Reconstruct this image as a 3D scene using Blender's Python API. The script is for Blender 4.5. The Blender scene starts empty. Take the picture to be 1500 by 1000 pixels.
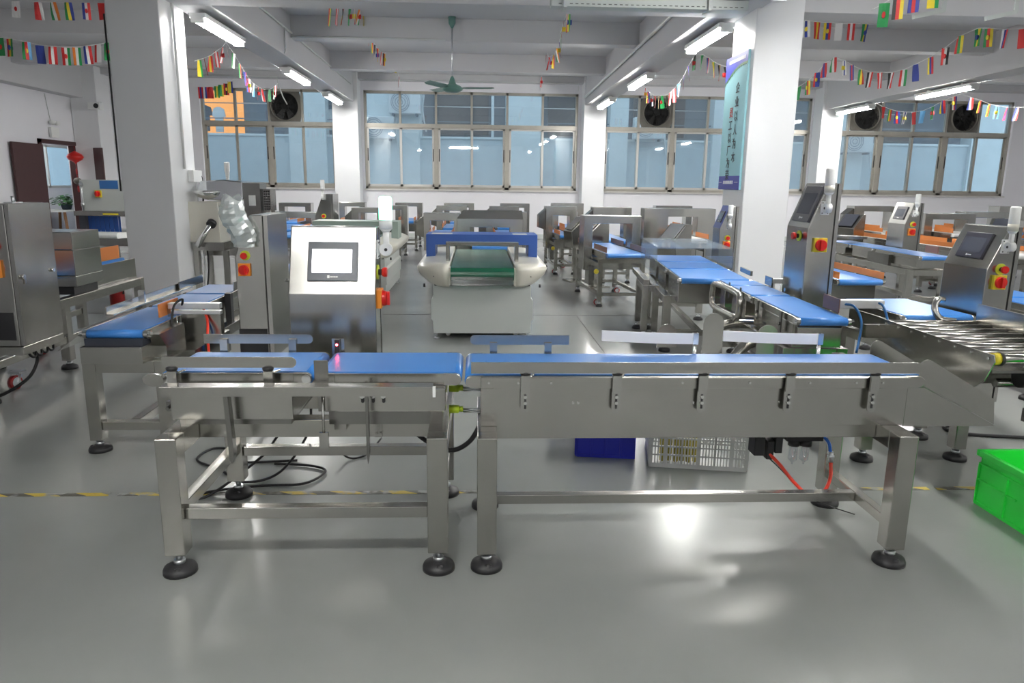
import bpy, math, random
from mathutils import Vector, Matrix

SC = bpy.context.scene
COL = SC.collection
random.seed(7)

# ------------------------------------------------------------------ camera, world, exposure
cam_d = bpy.data.cameras.new('camera')
cam_d.sensor_width = 36.0
cam_d.lens = 36.0 * 1080.0 / 1500.0
cam_d.clip_start = 0.05
cam_d.clip_end = 200
cam = bpy.data.objects.new('camera', cam_d)
COL.objects.link(cam)
rot = Matrix(((0.9988602830608035, -0.0023616612238605787, -0.04767134862739714),
              (-0.0461373, 0.2080701718675376, -0.9770251548562635),
              (0.012226388125020242, 0.9781110500016228, 0.20772407009814553)))
cam.matrix_world = Matrix.Translation((0, 0, 1.10)) @ rot.to_4x4()
SC.camera = cam
SC.view_settings.view_transform = 'Standard'
SC.view_settings.look = 'None'
SC.view_settings.gamma = 1.0
SC.view_settings.use_curve_mapping = False
SC.view_settings.exposure = 1.47

world = bpy.data.worlds.new('overcast_sky')
SC.world = world
world.use_nodes = True
bg = world.node_tree.nodes['Background']
bg.inputs['Color'].default_value = (0.80, 0.90, 1.0, 1)
bg.inputs['Strength'].default_value = 0.70
LAMP_POWER = 48.0      # emission strength of the fluorescent tubes

# ------------------------------------------------------------------ materials
MATS = {}
def _mat(name):
    m = bpy.data.materials.new(name)
    m.use_nodes = True
    return m, m.node_tree, m.node_tree.nodes['Principled BSDF']

def plain(name, col, rough=0.5, metal=0.0, noise=0.0, nscale=20.0, bump=0.0, spec=0.5, coat=0.0):
    m, nt, b = _mat(name)
    b.inputs['Base Color'].default_value = (*col, 1)
    b.inputs['Roughness'].default_value = rough
    b.inputs['Metallic'].default_value = metal
    b.inputs['Specular IOR Level'].default_value = spec
    if coat:
        b.inputs['Coat Weight'].default_value = coat
        b.inputs['Coat Roughness'].default_value = 0.1
    if noise or bump:
        tc = nt.nodes.new('ShaderNodeTexCoord')
        n = nt.nodes.new('ShaderNodeTexNoise')
        n.inputs['Scale'].default_value = nscale
        n.inputs['Detail'].default_value = 5
        nt.links.new(tc.outputs['Object'], n.inputs['Vector'])
        if noise:
            mx = nt.nodes.new('ShaderNodeMix'); mx.data_type = 'RGBA'
            mx.inputs[6].default_value = (*[c * (1 - noise) for c in col], 1)
            mx.inputs[7].default_value = (*[min(1, c * (1 + noise)) for c in col], 1)
            nt.links.new(n.outputs['Fac'], mx.inputs[0])
            nt.links.new(mx.outputs[2], b.inputs['Base Color'])
        if bump:
            bp = nt.nodes.new('ShaderNodeBump')
            bp.inputs['Strength'].default_value = bump
            bp.inputs['Distance'].default_value = 0.002
            nt.links.new(n.outputs['Fac'], bp.inputs['Height'])
            nt.links.new(bp.outputs['Normal'], b.inputs['Normal'])
    MATS[name] = m
    return m

def brushed(name, col, rough, stretch=(2, 60, 60), strength=0.12, mottled=0.05):
    """brushed stainless steel: stretched fine noise in roughness and bump, faint large mottling"""
    m, nt, b = _mat(name)
    b.inputs['Metallic'].default_value = 1.0
    tc = nt.nodes.new('ShaderNodeTexCoord')
    mp = nt.nodes.new('ShaderNodeMapping')
    mp.inputs['Scale'].default_value = stretch
    n = nt.nodes.new('ShaderNodeTexNoise'); n.inputs['Scale'].default_value = 14; n.inputs['Detail'].default_value = 4
    nt.links.new(tc.outputs['Object'], mp.inputs['Vector'])
    nt.links.new(mp.outputs['Vector'], n.inputs['Vector'])
    big = nt.nodes.new('ShaderNodeTexNoise'); big.inputs['Scale'].default_value = 6; big.inputs['Detail'].default_value = 3
    nt.links.new(tc.outputs['Object'], big.inputs['Vector'])
    rr = nt.nodes.new('ShaderNodeMapRange')
    rr.inputs['To Min'].default_value = rough; rr.inputs['To Max'].default_value = min(rough + 0.08, 0.268)
    nt.links.new(n.outputs['Fac'], rr.inputs['Value'])
    nt.links.new(rr.outputs['Result'], b.inputs['Roughness'])
    mx = nt.nodes.new('ShaderNodeMix'); mx.data_type = 'RGBA'
    mx.inputs[6].default_value = (*[c * (1 - mottled) for c in col], 1)
    mx.inputs[7].default_value = (*[min(1, c * (1 + mottled)) for c in col], 1)
    nt.links.new(big.outputs['Fac'], mx.inputs[0])
    nt.links.new(mx.outputs[2], b.inputs['Base Color'])
    tg = nt.nodes.new('ShaderNodeTangent'); tg.direction_type = 'RADIAL'; tg.axis = 'Z'
    nt.links.new(tg.outputs['Tangent'], b.inputs['Tangent'])
    b.inputs['Anisotropic'].default_value = 0.55
    b.inputs['Anisotropic Rotation'].default_value = 0.25 if stretch[2] < stretch[0] else 0.0
    MATS[name] = m
    return m

def glow(name, col, strength, base=(1, 1, 1)):
    m, nt, b = _mat(name)
    b.inputs['Base Color'].default_value = (*base, 1)
    b.inputs['Emission Color'].default_value = (*col, 1)
    b.inputs['Emission Strength'].default_value = strength
    MATS[name] = m
    return m

def thin_glass(name, tint=(0.9, 0.95, 0.97), gloss=0.08, rough=0.02, haze=0.0, hazecol=(0.75, 0.8, 0.82)):
    m = bpy.data.materials.new(name); m.use_nodes = True
    nt = m.node_tree; nt.nodes.clear()
    out = nt.nodes.new('ShaderNodeOutputMaterial')
    tr = nt.nodes.new('ShaderNodeBsdfTransparent'); tr.inputs['Color'].default_value = (*tint, 1)
    gl = nt.nodes.new('ShaderNodeBsdfGlossy'); gl.inputs['Roughness'].default_value = rough
    mx = nt.nodes.new('ShaderNodeMixShader'); mx.inputs[0].default_value = gloss
    nt.links.new(tr.outputs[0], mx.inputs[1]); nt.links.new(gl.outputs[0], mx.inputs[2])
    last = mx
    if haze:
        df = nt.nodes.new('ShaderNodeBsdfDiffuse'); df.inputs['Color'].default_value = (*hazecol, 1)
        m2 = nt.nodes.new('ShaderNodeMixShader')
        tc = nt.nodes.new('ShaderNodeTexCoord'); n = nt.nodes.new('ShaderNodeTexNoise')
        n.inputs['Scale'].default_value = 3.0; n.inputs['Detail'].default_value = 6
        mr = nt.nodes.new('ShaderNodeMapRange'); mr.inputs['To Min'].default_value = haze * 0.5; mr.inputs['To Max'].default_value = haze * 1.5
        nt.links.new(tc.outputs['Object'], n.inputs['Vector']); nt.links.new(n.outputs['Fac'], mr.inputs['Value'])
        nt.links.new(mr.outputs['Result'], m2.inputs[0])
        nt.links.new(mx.outputs[0], m2.inputs[1]); nt.links.new(df.outputs[0], m2.inputs[2])
        last = m2
    nt.links.new(last.outputs[0], out.inputs['Surface'])
    MATS[name] = m
    return m

def floor_mat():
    m, nt, b = _mat('grey_epoxy')
    tc = nt.nodes.new('ShaderNodeTexCoord')
    n = nt.nodes.new('ShaderNodeTexNoise'); n.inputs['Scale'].default_value = 1.3; n.inputs['Detail'].default_value = 6
    nt.links.new(tc.outputs['Object'], n.inputs['Vector'])
    cr = nt.nodes.new('ShaderNodeValToRGB')
    cr.color_ramp.elements[0].position = 0.3; cr.color_ramp.elements[0].color = (0.250, 0.262, 0.254, 1)
    cr.color_ramp.elements[1].position = 0.7; cr.color_ramp.elements[1].color = (0.295, 0.307, 0.297, 1)
    nt.links.new(n.outputs['Fac'], cr.inputs['Fac'])
    nt.links.new(cr.outputs['Color'], b.inputs['Base Color'])
    rn = nt.nodes.new('ShaderNodeTexNoise'); rn.inputs['Scale'].default_value = 2.2; rn.inputs['Detail'].default_value = 4
    nt.links.new(tc.outputs['Object'], rn.inputs['Vector'])
    mr = nt.nodes.new('ShaderNodeMapRange'); mr.inputs['To Min'].default_value = 0.19; mr.inputs['To Max'].default_value = 0.268
    nt.links.new(rn.outputs['Fac'], mr.inputs['Value'])
    nt.links.new(mr.outputs['Result'], b.inputs['Roughness'])
    b.inputs['Specular IOR Level'].default_value = 0.5
    MATS['floor'] = m

def tape_mat():
    m, nt, b = _mat('hazard_tape')
    tc = nt.nodes.new('ShaderNodeTexCoord')
    sp = nt.nodes.new('ShaderNodeSeparateXYZ'); nt.links.new(tc.outputs['Object'], sp.inputs[0])
    a = nt.nodes.new('ShaderNodeMath'); a.operation = 'MULTIPLY_ADD'; a.inputs[1].default_value = 2.0
    nt.links.new(sp.outputs['Y'], a.inputs[0]); nt.links.new(sp.outputs['X'], a.inputs[2])
    mo = nt.nodes.new('ShaderNodeMath'); mo.operation = 'PINGPONG'; mo.inputs[1].default_value = 0.09
    nt.links.new(a.outputs[0], mo.inputs[0])
    gt = nt.nodes.new('ShaderNodeMath'); gt.operation = 'GREATER_THAN'; gt.inputs[1].default_value = 0.045
    nt.links.new(mo.outputs[0], gt.inputs[0])
    mx = nt.nodes.new('ShaderNodeMix'); mx.data_type = 'RGBA'
    mx.inputs[6].default_value = (0.10, 0.095, 0.08, 1); mx.inputs[7].default_value = (0.60, 0.45, 0.07, 1)
    nt.links.new(gt.outputs[0], mx.inputs[0])
    n = nt.nodes.new('ShaderNodeTexNoise'); n.inputs['Scale'].default_value = 16; n.inputs['Detail'].default_value = 6
    nt.links.new(tc.outputs['Object'], n.inputs['Vector'])
    cr = nt.nodes.new('ShaderNodeValToRGB'); cr.color_ramp.elements[0].position = 0.5; cr.color_ramp.elements[1].position = 0.62
    nt.links.new(n.outputs['Fac'], cr.inputs['Fac'])
    m2 = nt.nodes.new('ShaderNodeMix'); m2.data_type = 'RGBA'; m2.inputs[7].default_value = (0.30, 0.31, 0.30, 1)
    nt.links.new(cr.outputs['Color'], m2.inputs[0]); nt.links.new(mx.outputs[2], m2.inputs[6])
    nt.links.new(m2.outputs[2], b.inputs['Base Color'])
    b.inputs['Roughness'].default_value = 0.45
    MATS['tape'] = m

brushed('steel', (0.47, 0.46, 0.43), 0.17, (2, 40, 40), 0.15)
brushed('steel_v', (0.47, 0.465, 0.44), 0.16, (40, 40, 2), 0.15)
brushed('steel_tube', (0.46, 0.45, 0.415), 0.19, (3, 3, 3), 0.10, 0.08)
brushed('steel_dark', (0.27, 0.265, 0.25), 0.19, (2, 30, 30), 0.12, 0.1)
plain('chrome', (0.78, 0.78, 0.77), 0.13, 1.0)
plain('mirror_steel', (0.72, 0.74, 0.76), 0.06, 1.0)
plain('aluminium', (0.78, 0.79, 0.80), 0.36, 1.0)
plain('zinc', (0.62, 0.64, 0.66), 0.35, 1.0)
plain('belt_blue', (0.045, 0.215, 0.60), 0.30, noise=0.06, nscale=9, spec=0.5)
plain('belt_white', (0.78, 0.79, 0.78), 0.4)
plain('belt_green', (0.008, 0.105, 0.055), 0.25, spec=0.6)
plain('black_plastic', (0.018, 0.018, 0.020), 0.42)
plain('black_rubber', (0.022, 0.022, 0.024), 0.5)
plain('cable_black', (0.014, 0.014, 0.016), 0.45)
plain('dark_panel', (0.03, 0.035, 0.05), 0.3)
plain('screen_off', (0.075, 0.082, 0.105), 0.12)
plain('bezel', (0.055, 0.065, 0.085), 0.35)
plain('bezel_dark', (0.03, 0.03, 0.045), 0.35)
plain('red_plastic', (0.62, 0.014, 0.010), 0.3)
plain('red_dark', (0.30, 0.010, 0.012), 0.35)
plain('yellow', (0.72, 0.58, 0.03), 0.4)
plain('lime_yellow', (0.62, 0.72, 0.05), 0.4)
plain('orange_switch', (0.85, 0.28, 0.02), 0.4)
plain('orange_guide', (0.60, 0.185, 0.035), 0.45)
plain('brown_guide', (0.16, 0.075, 0.06), 0.4)
plain('white_plastic', (0.78, 0.79, 0.78), 0.35)
plain('white_strip', (0.90, 0.91, 0.94), 0.4)
plain('cream_plastic', (0.66, 0.64, 0.56), 0.3, coat=0.2)
plain('cabinet_grey', (0.50, 0.53, 0.51), 0.45)
plain('arch_blue', (0.032, 0.10, 0.38), 0.42)
plain('arch_green', (0.30, 0.38, 0.34), 0.4)
plain('panel_blue', (0.03, 0.05, 0.25), 0.35)
plain('red_hose', (0.78, 0.045, 0.02), 0.3)
plain('blue_hose', (0.01, 0.10, 0.28), 0.3)
plain('clear_blue_hose', (0.02, 0.16, 0.65), 0.3)
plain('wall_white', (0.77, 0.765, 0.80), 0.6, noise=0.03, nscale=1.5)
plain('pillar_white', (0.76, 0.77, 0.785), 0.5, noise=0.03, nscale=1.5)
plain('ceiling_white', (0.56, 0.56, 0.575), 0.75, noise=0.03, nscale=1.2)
plain('window_metal', (0.42, 0.40, 0.35), 0.45, 0.5, noise=0.2, nscale=5)
plain('window_light', (0.60, 0.59, 0.56), 0.4, 0.3)
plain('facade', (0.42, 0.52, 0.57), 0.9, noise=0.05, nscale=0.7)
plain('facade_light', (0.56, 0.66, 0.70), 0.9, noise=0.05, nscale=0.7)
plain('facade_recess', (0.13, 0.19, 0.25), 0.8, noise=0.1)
plain('door_brown', (0.060, 0.020, 0.020), 0.45, noise=0.1)
plain('trunking', (0.60, 0.62, 0.61), 0.5)
plain('tray_paint', (0.50, 0.54, 0.52), 0.55)
plain('fan_green', (0.10, 0.22, 0.19), 0.35)
plain('fan_dark', (0.012, 0.012, 0.012), 0.6)
plain('grime_metal', (0.16, 0.15, 0.13), 0.6, 0.4, noise=0.35, nscale=6)
plain('crate_blue', (0.025, 0.035, 0.55), 0.4)
plain('crate_green', (0.02, 0.72, 0.06), 0.4)
plain('crate_white', (0.70, 0.71, 0.70), 0.4)
plain('yellow_fruit', (0.60, 0.50, 0.10), 0.5)
plain('leaf', (0.035, 0.13, 0.03), 0.5)
plain('wood', (0.40, 0.20, 0.09), 0.5)
plain('extinguisher', (0.28, 0.012, 0.012), 0.3)
plain('banner_cyan', (0.27, 0.53, 0.58), 0.4)
plain('banner_blue', (0.03, 0.035, 0.30), 0.4)
plain('ink', (0.01, 0.012, 0.02), 0.5)
plain('ink_red', (0.35, 0.02, 0.02), 0.5)
plain('curtain_blue', (0.01, 0.07, 0.30), 0.5)
plain('poster_blue', (0.03, 0.14, 0.38), 0.4)
plain('cloth_dark', (0.05, 0.07, 0.10), 0.8)
plain('cloth_pale', (0.55, 0.62, 0.66), 0.8)
plain('joint', (0.10, 0.10, 0.10), 0.7)
plain('lime_conn', (0.45, 0.62, 0.03), 0.3)
plain('bowl_clear', (0.70, 0.74, 0.74), 0.1)
glow('tube_glow', (1.0, 0.985, 0.95), LAMP_POWER)
glow('screen_on', (0.97, 0.98, 1.0), 3.0)
glow('green_lamp', (0.16, 1.0, 0.55), 5.0)
glow('green_lamp_side', (0.05, 0.9, 0.5), 1.2, (0.5, 0.9, 0.7))
glow('red_led', (1.0, 0.03, 0.05), 40.0)
glow('warm_room', (1.0, 0.36, 0.08), 0.5, (0.6, 0.25, 0.06))
glow('bright_outdoors', (0.72, 0.84, 1.0), 0.85)
thin_glass('glass', (0.86, 0.93, 0.96), 0.10, 0.02, 0.10)
thin_glass('perspex', (0.92, 0.94, 0.96), 0.17, 0.03, 0.07)
thin_glass('green_film', (0.35, 0.60, 0.55), 0.25, 0.03)
thin_glass('bubble_wrap', (0.80, 0.86, 0.86), 0.35, 0.25, 0.35, (0.8, 0.85, 0.85))
floor_mat(); tape_mat()
M = MATS

# ------------------------------------------------------------------ mesh helpers
def V(*a): return Vector(a)

class MB:
    def __init__(s): s.v = []; s.f = []; s.m = []; s.s = []
    def add(s, vs, fs, mi=0, sm=False):
        o = len(s.v); s.v += [tuple(v) for v in vs]
        for f in fs: s.f.append([i + o for i in f]); s.m.append(mi); s.s.append(sm)
        return s
    def box(s, x0, x1, y0, y1, z0, z1, mi=0):
        if x0 > x1: x0, x1 = x1, x0
        if y0 > y1: y0, y1 = y1, y0
        if z0 > z1: z0, z1 = z1, z0
        return s.add([(x0,y0,z0),(x1,y0,z0),(x1,y1,z0),(x0,y1,z0),(x0,y0,z1),(x1,y0,z1),(x1,y1,z1),(x0,y1,z1)],
                     [(0,3,2,1),(4,5,6,7),(0,1,5,4),(1,2,6,5),(2,3,7,6),(3,0,4,7)], mi)
    def bar(s, p, q, w, h, mi=0, up=(0,0,1)):
        p, q = Vector(p), Vector(q); d = (q - p).normalized(); u = Vector(up)
        r = d.cross(u)
        if r.length < 1e-4: r = d.cross(Vector((1,0,0)))
        r.normalize(); u = r.cross(d).normalized()
        vs = [c + r*(a*w/2) + u*(b*h/2) for c in (p, q) for a, b in ((-1,-1),(1,-1),(1,1),(-1,1))]
        return s.add(vs, [(0,3,2,1),(4,5,6,7),(0,1,5,4),(1,2,6,5),(2,3,7,6),(3,0,4,7)], mi)
    def cyl(s, p, q, r, n=16, r2=None, mi=0, caps=True):
        p, q = Vector(p), Vector(q); d = (q - p).normalized(); r2 = r if r2 is None else r2
        a = d.orthogonal().normalized(); b = d.cross(a)
        vs = []
        for c, rr in ((p, r), (q, r2)):
            for i in range(n):
                t = 2*math.pi*i/n; vs.append(c + (a*math.cos(t) + b*math.sin(t))*rr)
        o = len(s.v)
        s.add(vs, [(i, (i+1) % n, n + (i+1) % n, n + i) for i in range(n)], mi, True)
        if caps:
            s.f.append([o + i for i in reversed(range(n))]); s.m.append(mi); s.s.append(False)
            s.f.append([o + n + i for i in range(n)]); s.m.append(mi); s.s.append(False)
        return s
    def tube(s, pts, r, n=8, mi=0):
        pts = [Vector(p) for p in pts]; a = None; rings = []
        for i, p in enumerate(pts):
            d = (pts[min(i+1, len(pts)-1)] - pts[max(i-1, 0)]).normalized()
            if a is None: a = d.orthogonal().normalized()
            a = (a - d*a.dot(d)).normalized(); b = d.cross(a)
            rings.append([p + (a*math.cos(2*math.pi*k/n) + b*math.sin(2*math.pi*k/n))*r for k in range(n)])
        o = len(s.v); vs = [v for g in rings for v in g]
        fs = [(i*n+k, i*n+(k+1) % n, (i+1)*n+(k+1) % n, (i+1)*n+k) for i in range(len(pts)-1) for k in range(n)]
        s.add(vs, fs, mi, True)
        s.f.append([o+k for k in reversed(range(n))]); s.m.append(mi); s.s.append(False)
        s.f.append([o+(len(pts)-1)*n+k for k in range(n)]); s.m.append(mi); s.s.append(False)
        return s
    def prism(s, pts, vec, mi=0, sm=False):
        """polygon (3-D points) extruded along vec"""
        pts = [Vector(p) for p in pts]; vec = Vector(vec); n = len(pts)
        nrm = Vector((0,0,0))
        for i in range(n): nrm += pts[i].cross(pts[(i+1) % n])
        if nrm.dot(vec) > 0: pts = pts[::-1]
        o = len(s.v)
        s.add(pts + [p + vec for p in pts], [], mi)
        s.f.append([o+i for i in range(n)]); s.m.append(mi); s.s.append(False)
        s.f.append([o+n+i for i in reversed(range(n))]); s.m.append(mi); s.s.append(False)
        for i in range(n):
            j = (i+1) % n
            s.f.append([o+j, o+i, o+n+i, o+n+j]); s.m.append(mi); s.s.append(sm)
        return s
    def lathe(s, prof, c=(0,0,0), n=20, mi=0, axis='z'):
        c = Vector(c); vs = []
        for r, z in prof:
            for k in range(n):
                t = 2*math.pi*k/n
                p = (r*math.cos(t), r*math.sin(t), z)
                if axis == 'x': p = (z, p[0], p[1])
                if axis == 'y': p = (p[1], z, p[0])
                vs.append(c + Vector(p))
        fs = [(i*n+k, i*n+(k+1) % n, (i+1)*n+(k+1) % n, (i+1)*n+k) for i in range(len(prof)-1) for k in range(n)]
        return s.add(vs, fs, mi, True)
    def quad(s, a, b, c, d, mi=0): return s.add([a, b, c, d], [(0,1,2,3)], mi)
    def build(s, name, mats, parent=None, bevel=0.0, seg=2):
        me = bpy.data.meshes.new(name)
        me.from_pydata(s.v, [], s.f)
        if not isinstance(mats, (list, tuple)): mats = [mats]
        for m in mats: me.materials.append(M[m] if isinstance(m, str) else m)
        me.polygons.foreach_set('material_index', s.m)
        me.polygons.foreach_set('use_smooth', s.s)
        me.update()
        o = bpy.data.objects.new(name, me); COL.objects.link(o)
        if parent: o.parent = parent
        if bevel:
            b = o.modifiers.new('bevel', 'BEVEL'); b.width = bevel; b.segments = seg
            b.limit_method = 'ANGLE'; b.angle_limit = math.radians(50)
        return o

def tag(o, label=None, cat=None, group=None, kind=None):
    if label: o['label'] = label
    if cat: o['category'] = cat
    if group: o['group'] = group
    if kind: o['kind'] = kind
    return o

def thing(name, label, cat, loc=(0,0,0), rz=0.0, group=None):
    o = bpy.data.objects.new(name, None); COL.objects.link(o)
    o.empty_display_size = 0.1
    o.location = loc; o.rotation_euler = (0, 0, math.radians(rz))
    return tag(o, label, cat, group)

KIDS = {}
def copy_tree(o, parent=None):
    c = o.copy(); COL.objects.link(c)
    if parent: c.parent = parent
    for ch in [x for x in COL.objects if x.parent == o]:
        copy_tree(ch, c)
    return c

def struct(o): o['kind'] = 'structure'; return o

def stadium(x0, x1, zt, r, n=8):
    """side outline of a belt loop running from x0 to x1 with its top at zt (x,z pairs)"""
    pts = []
    for i in range(n+1):
        t = math.pi/2 + math.pi*i/n; pts.append((x0 + r + r*math.cos(t), zt - r + r*math.sin(t)))
    for i in range(n+1):
        t = -math.pi/2 + math.pi*i/n; pts.append((x1 - r + r*math.cos(t), zt - r + r*math.sin(t)))
    return pts

def round_bar(x0, x1, z0, z1, left=False, right=True, n=8):
    r = (z1 - z0)/2; zc = (z0 + z1)/2; pts = []
    if left: pts += [(x0 + r + r*math.cos(math.pi/2 + math.pi*i/n), zc + r*math.sin(math.pi/2 + math.pi*i/n)) for i in range(n+1)]
    else: pts += [(x0, z1), (x0, z0)]
    if right: pts += [(x1 - r + r*math.cos(-math.pi/2 + math.pi*i/n), zc + r*math.sin(-math.pi/2 + math.pi*i/n)) for i in range(n+1)]
    else: pts += [(x1, z0), (x1, z1)]
    return pts

def bez(pts, n=8):
    """Catmull-Rom through points"""
    P = [Vector(p) for p in pts]; P = [P[0]*2 - P[1]] + P + [P[-1]*2 - P[-2]]; out = []
    for i in range(1, len(P)-2):
        for k in range(n):
            t = k/n
            out.append(0.5*((2*P[i]) + (P[i+1]-P[i-1])*t + (2*P[i-1]-5*P[i]+4*P[i+1]-P[i+2])*t*t + (3*P[i]-P[i-1]-3*P[i+1]+P[i+2])*t**3))
    out.append(P[-2]); return out


BUNT={'A':[(-5.32,9.0,2.636),(-5.22,9.0,2.63),(-5.04,9.0,2.598),(-4.9,9.0,2.565),(-4.76,9.0,2.554),(-4.62,9.0,2.549),(-4.5,9.0,2.552),(-4.38,9.0,2.569),(-4.26,9.0,2.585),(-4.15,9.0,2.609)],'B':[(-5.64,9.4,3.211),(-5.33,9.4,3.116),(-5.08,9.4,3.1),(-4.91,9.4,3.104),(-4.74,9.4,3.107),(-4.54,9.4,3.112),(-4.37,9.4,3.116)],'C':[(-3.22,9.2,2.477),(-3.26,9.47,2.534),(-3.27,9.74,2.608),(-3.29,10.01,2.7),(-3.3,10.28,2.794),(-3.33,10.54,2.9),(-3.32,10.81,2.807),(-3.33,11.08,2.716),(-3.35,11.35,2.644),(-3.37,11.62,2.587),(-3.39,11.89,2.553),(-3.39,12.16,2.537),(-3.41,12.43,2.539),(-3.42,12.69,2.561),(-3.43,12.96,2.593),(-3.44,13.23,2.658),(-3.47,13.5,2.724)],'D':[(-4.78,13.6,2.69),(-4.69,13.6,2.692),(-4.61,13.6,2.693),(-4.5,13.6,2.706),(-4.43,13.6,2.73),(-4.34,13.6,2.754),(-4.27,13.6,2.789)],'E':[(-1.51,8.2,2.871),(-1.5,8.55,2.949),(-1.5,8.9,3.019),(-1.48,9.25,3.088),(-1.49,9.6,3.165),(-1.48,9.95,3.233),(-1.49,10.3,3.285),(-1.5,10.65,3.231),(-1.5,11.0,3.169),(-1.51,11.35,3.126),(-1.52,11.7,3.103),(-1.53,12.05,3.115),(-1.52,12.4,3.123),(-1.51,12.75,3.161),(-1.48,13.1,3.24),(-1.46,13.45,3.387),(-1.46,13.8,3.481),(-1.47,14.15,3.252),(-1.46,14.5,3.042)],'F':[(0.96,8.2,2.867),(0.99,8.72,2.972),(1.02,9.25,3.002),(1.04,9.78,2.973),(1.08,10.3,2.946),(1.1,10.82,2.968),(1.12,11.35,2.964),(1.13,11.88,3.03),(1.14,12.4,3.094),(1.14,12.93,3.274),(1.16,13.45,3.439),(1.18,13.97,3.276),(1.2,14.5,3.091)],'G':[(2.96,13.5,2.794),(2.95,13.23,2.705),(2.96,12.97,2.63),(2.95,12.71,2.578),(2.95,12.44,2.538),(2.94,12.18,2.518),(2.94,11.91,2.499),(2.94,11.65,2.509),(2.92,11.38,2.526),(2.92,11.12,2.569),(2.92,10.85,2.646),(2.9,10.59,2.725),(2.9,10.32,2.824),(2.93,10.06,2.791),(2.93,9.79,2.715),(2.92,9.53,2.625),(2.91,9.27,2.552),(2.9,9.0,2.49)],'H':[(3.91,9.2,3.054),(4.04,9.2,3.042),(4.17,9.2,3.037),(4.31,9.2,3.032),(4.46,9.2,3.035),(4.63,9.2,3.031)],'H2':[(3.47,6.6,2.658),(3.55,6.53,2.709),(3.65,6.47,2.749),(3.77,6.4,2.767)],'I':[(4.66,11.0,2.548),(4.71,10.84,2.604),(4.76,10.68,2.693),(4.79,10.53,2.797),(4.84,10.37,2.844),(4.9,10.21,2.785),(4.93,10.05,2.702),(4.97,9.89,2.628),(5.03,9.74,2.573),(5.07,9.58,2.544),(5.13,9.42,2.522),(5.2,9.26,2.533),(5.25,9.11,2.573),(5.33,8.95,2.635),(5.4,8.79,2.715),(5.46,8.63,2.813),(5.55,8.47,2.864),(5.57,8.32,2.834),(5.64,8.16,2.791),(5.72,8.0,2.769)],'J':[(6.91,12.8,2.48),(6.92,12.6,2.417),(6.94,12.4,2.366),(6.95,12.2,2.337),(6.98,12.0,2.319),(7.01,11.8,2.321),(7.04,11.6,2.364),(7.07,11.4,2.434),(7.11,11.2,2.472)],'K':[(8.17,12.4,2.602),(8.14,12.12,2.529),(8.1,11.84,2.447),(8.04,11.56,2.387),(8.0,11.28,2.338),(7.96,11.0,2.31)]}
# ------------------------------------------------------------------ the room
YW = 15.6          # window wall
ZS = 3.21          # slab underside
ZB = 2.66          # main beam underside
XL, XR, YB = -7.75, 12.0, -4.6
struct(MB().box(XL-0.3, XR+0.3, YB-0.3, YW+0.3, -0.2, 0.0).build('floor', 'floor'))
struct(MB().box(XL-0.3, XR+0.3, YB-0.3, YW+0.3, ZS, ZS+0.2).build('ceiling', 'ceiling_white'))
struct(MB().box(XR, XR+0.25, YB, YW, 0, ZS).build('wall_right', 'wall_white'))
struct(MB().box(XL-0.25, XR+0.25, YB-0.25, YB, 0, ZS).build('wall_rear', 'wall_white'))
# left wall with the doorway (y 13.9 .. 15.1, up to 1.74)
b = MB()
b.box(XL-0.2, XL, YB, 13.88, 0, ZS); b.box(XL-0.2, XL, 15.16, YW+0.2, 0, ZS); b.box(XL-0.2, XL, 13.88, 15.16, 1.74, ZS)
struct(b.build('wall_left', 'wall_white'))
# window wall
WIN = [(-5.52, -2.86, 4), (-2.29, 2.06, 6), (2.60, 6.93, 6), (7.05, 11.25, 6)]
Z0, ZT, Z1 = 0.99, 2.25, 2.92
b = MB(); xs = XL - 0.2
for x0, x1, n in WIN:
    b.box(xs, x0, YW, YW+0.24, 0, ZS); b.box(x0, x1, YW, YW+0.24, 0, Z0); b.box(x0, x1, YW, YW+0.24, Z1, ZS); xs = x1
b.box(xs, XR+0.25, YW, YW+0.24, 0, ZS)
struct(b.build('wall_front', 'wall_white'))
struct(MB().box(XL, XR, YW-0.012, YW, 0, 0.09).build('baseboard_front', 'cabinet_grey'))
# pillars, near row and wall row
def pillar(x0, x1, y0, y1):
    struct(MB().box(x0, x1, y0, y1, 0, ZS).build('pillar', 'pillar_white', bevel=0.008))
pillar(-3.21, -2.76, 6.97, 7.55)
pillar(2.48, 2.91, 6.9, 7.5)
pillar(7.35, 7.80, 6.9, 7.5)
pillar(-7.74, -7.25, 15.05, YW); pillar(-2.84, -2.34, 15.2, YW); pillar(2.12, 2.57, 15.2, YW)
pillar(6.95, 7.40, 15.2, YW)
for x in (-3.0, 2.7, 7.6): pillar(x-0.24, x+0.24, -1.3, -0.75) if x != 2.7 and x != -3.0 else None
# beams
def beam(x0, x1, y0, y1, z0, z1=ZS):
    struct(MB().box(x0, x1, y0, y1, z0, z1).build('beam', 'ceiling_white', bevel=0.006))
for x0, x1 in ((-2.78, -2.42), (2.14, 2.52), (7.0, 7.42)):
    beam(x0, x1, 7.32, YW, ZB)
    beam(x0, x1, YB, 7.02, ZB)
beam(XL, XR, 7.02, 7.32, ZB)
beam(XL, XR, -0.15, 0.25, ZB)
for y in (10.3, 12.9):
    beam(XL, XR, y, y+0.24, 2.93)
beam(XL, XR, YW-0.3, YW, 3.09)
beam(XL, XL+0.25, 7.3, YW, 2.62)
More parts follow.
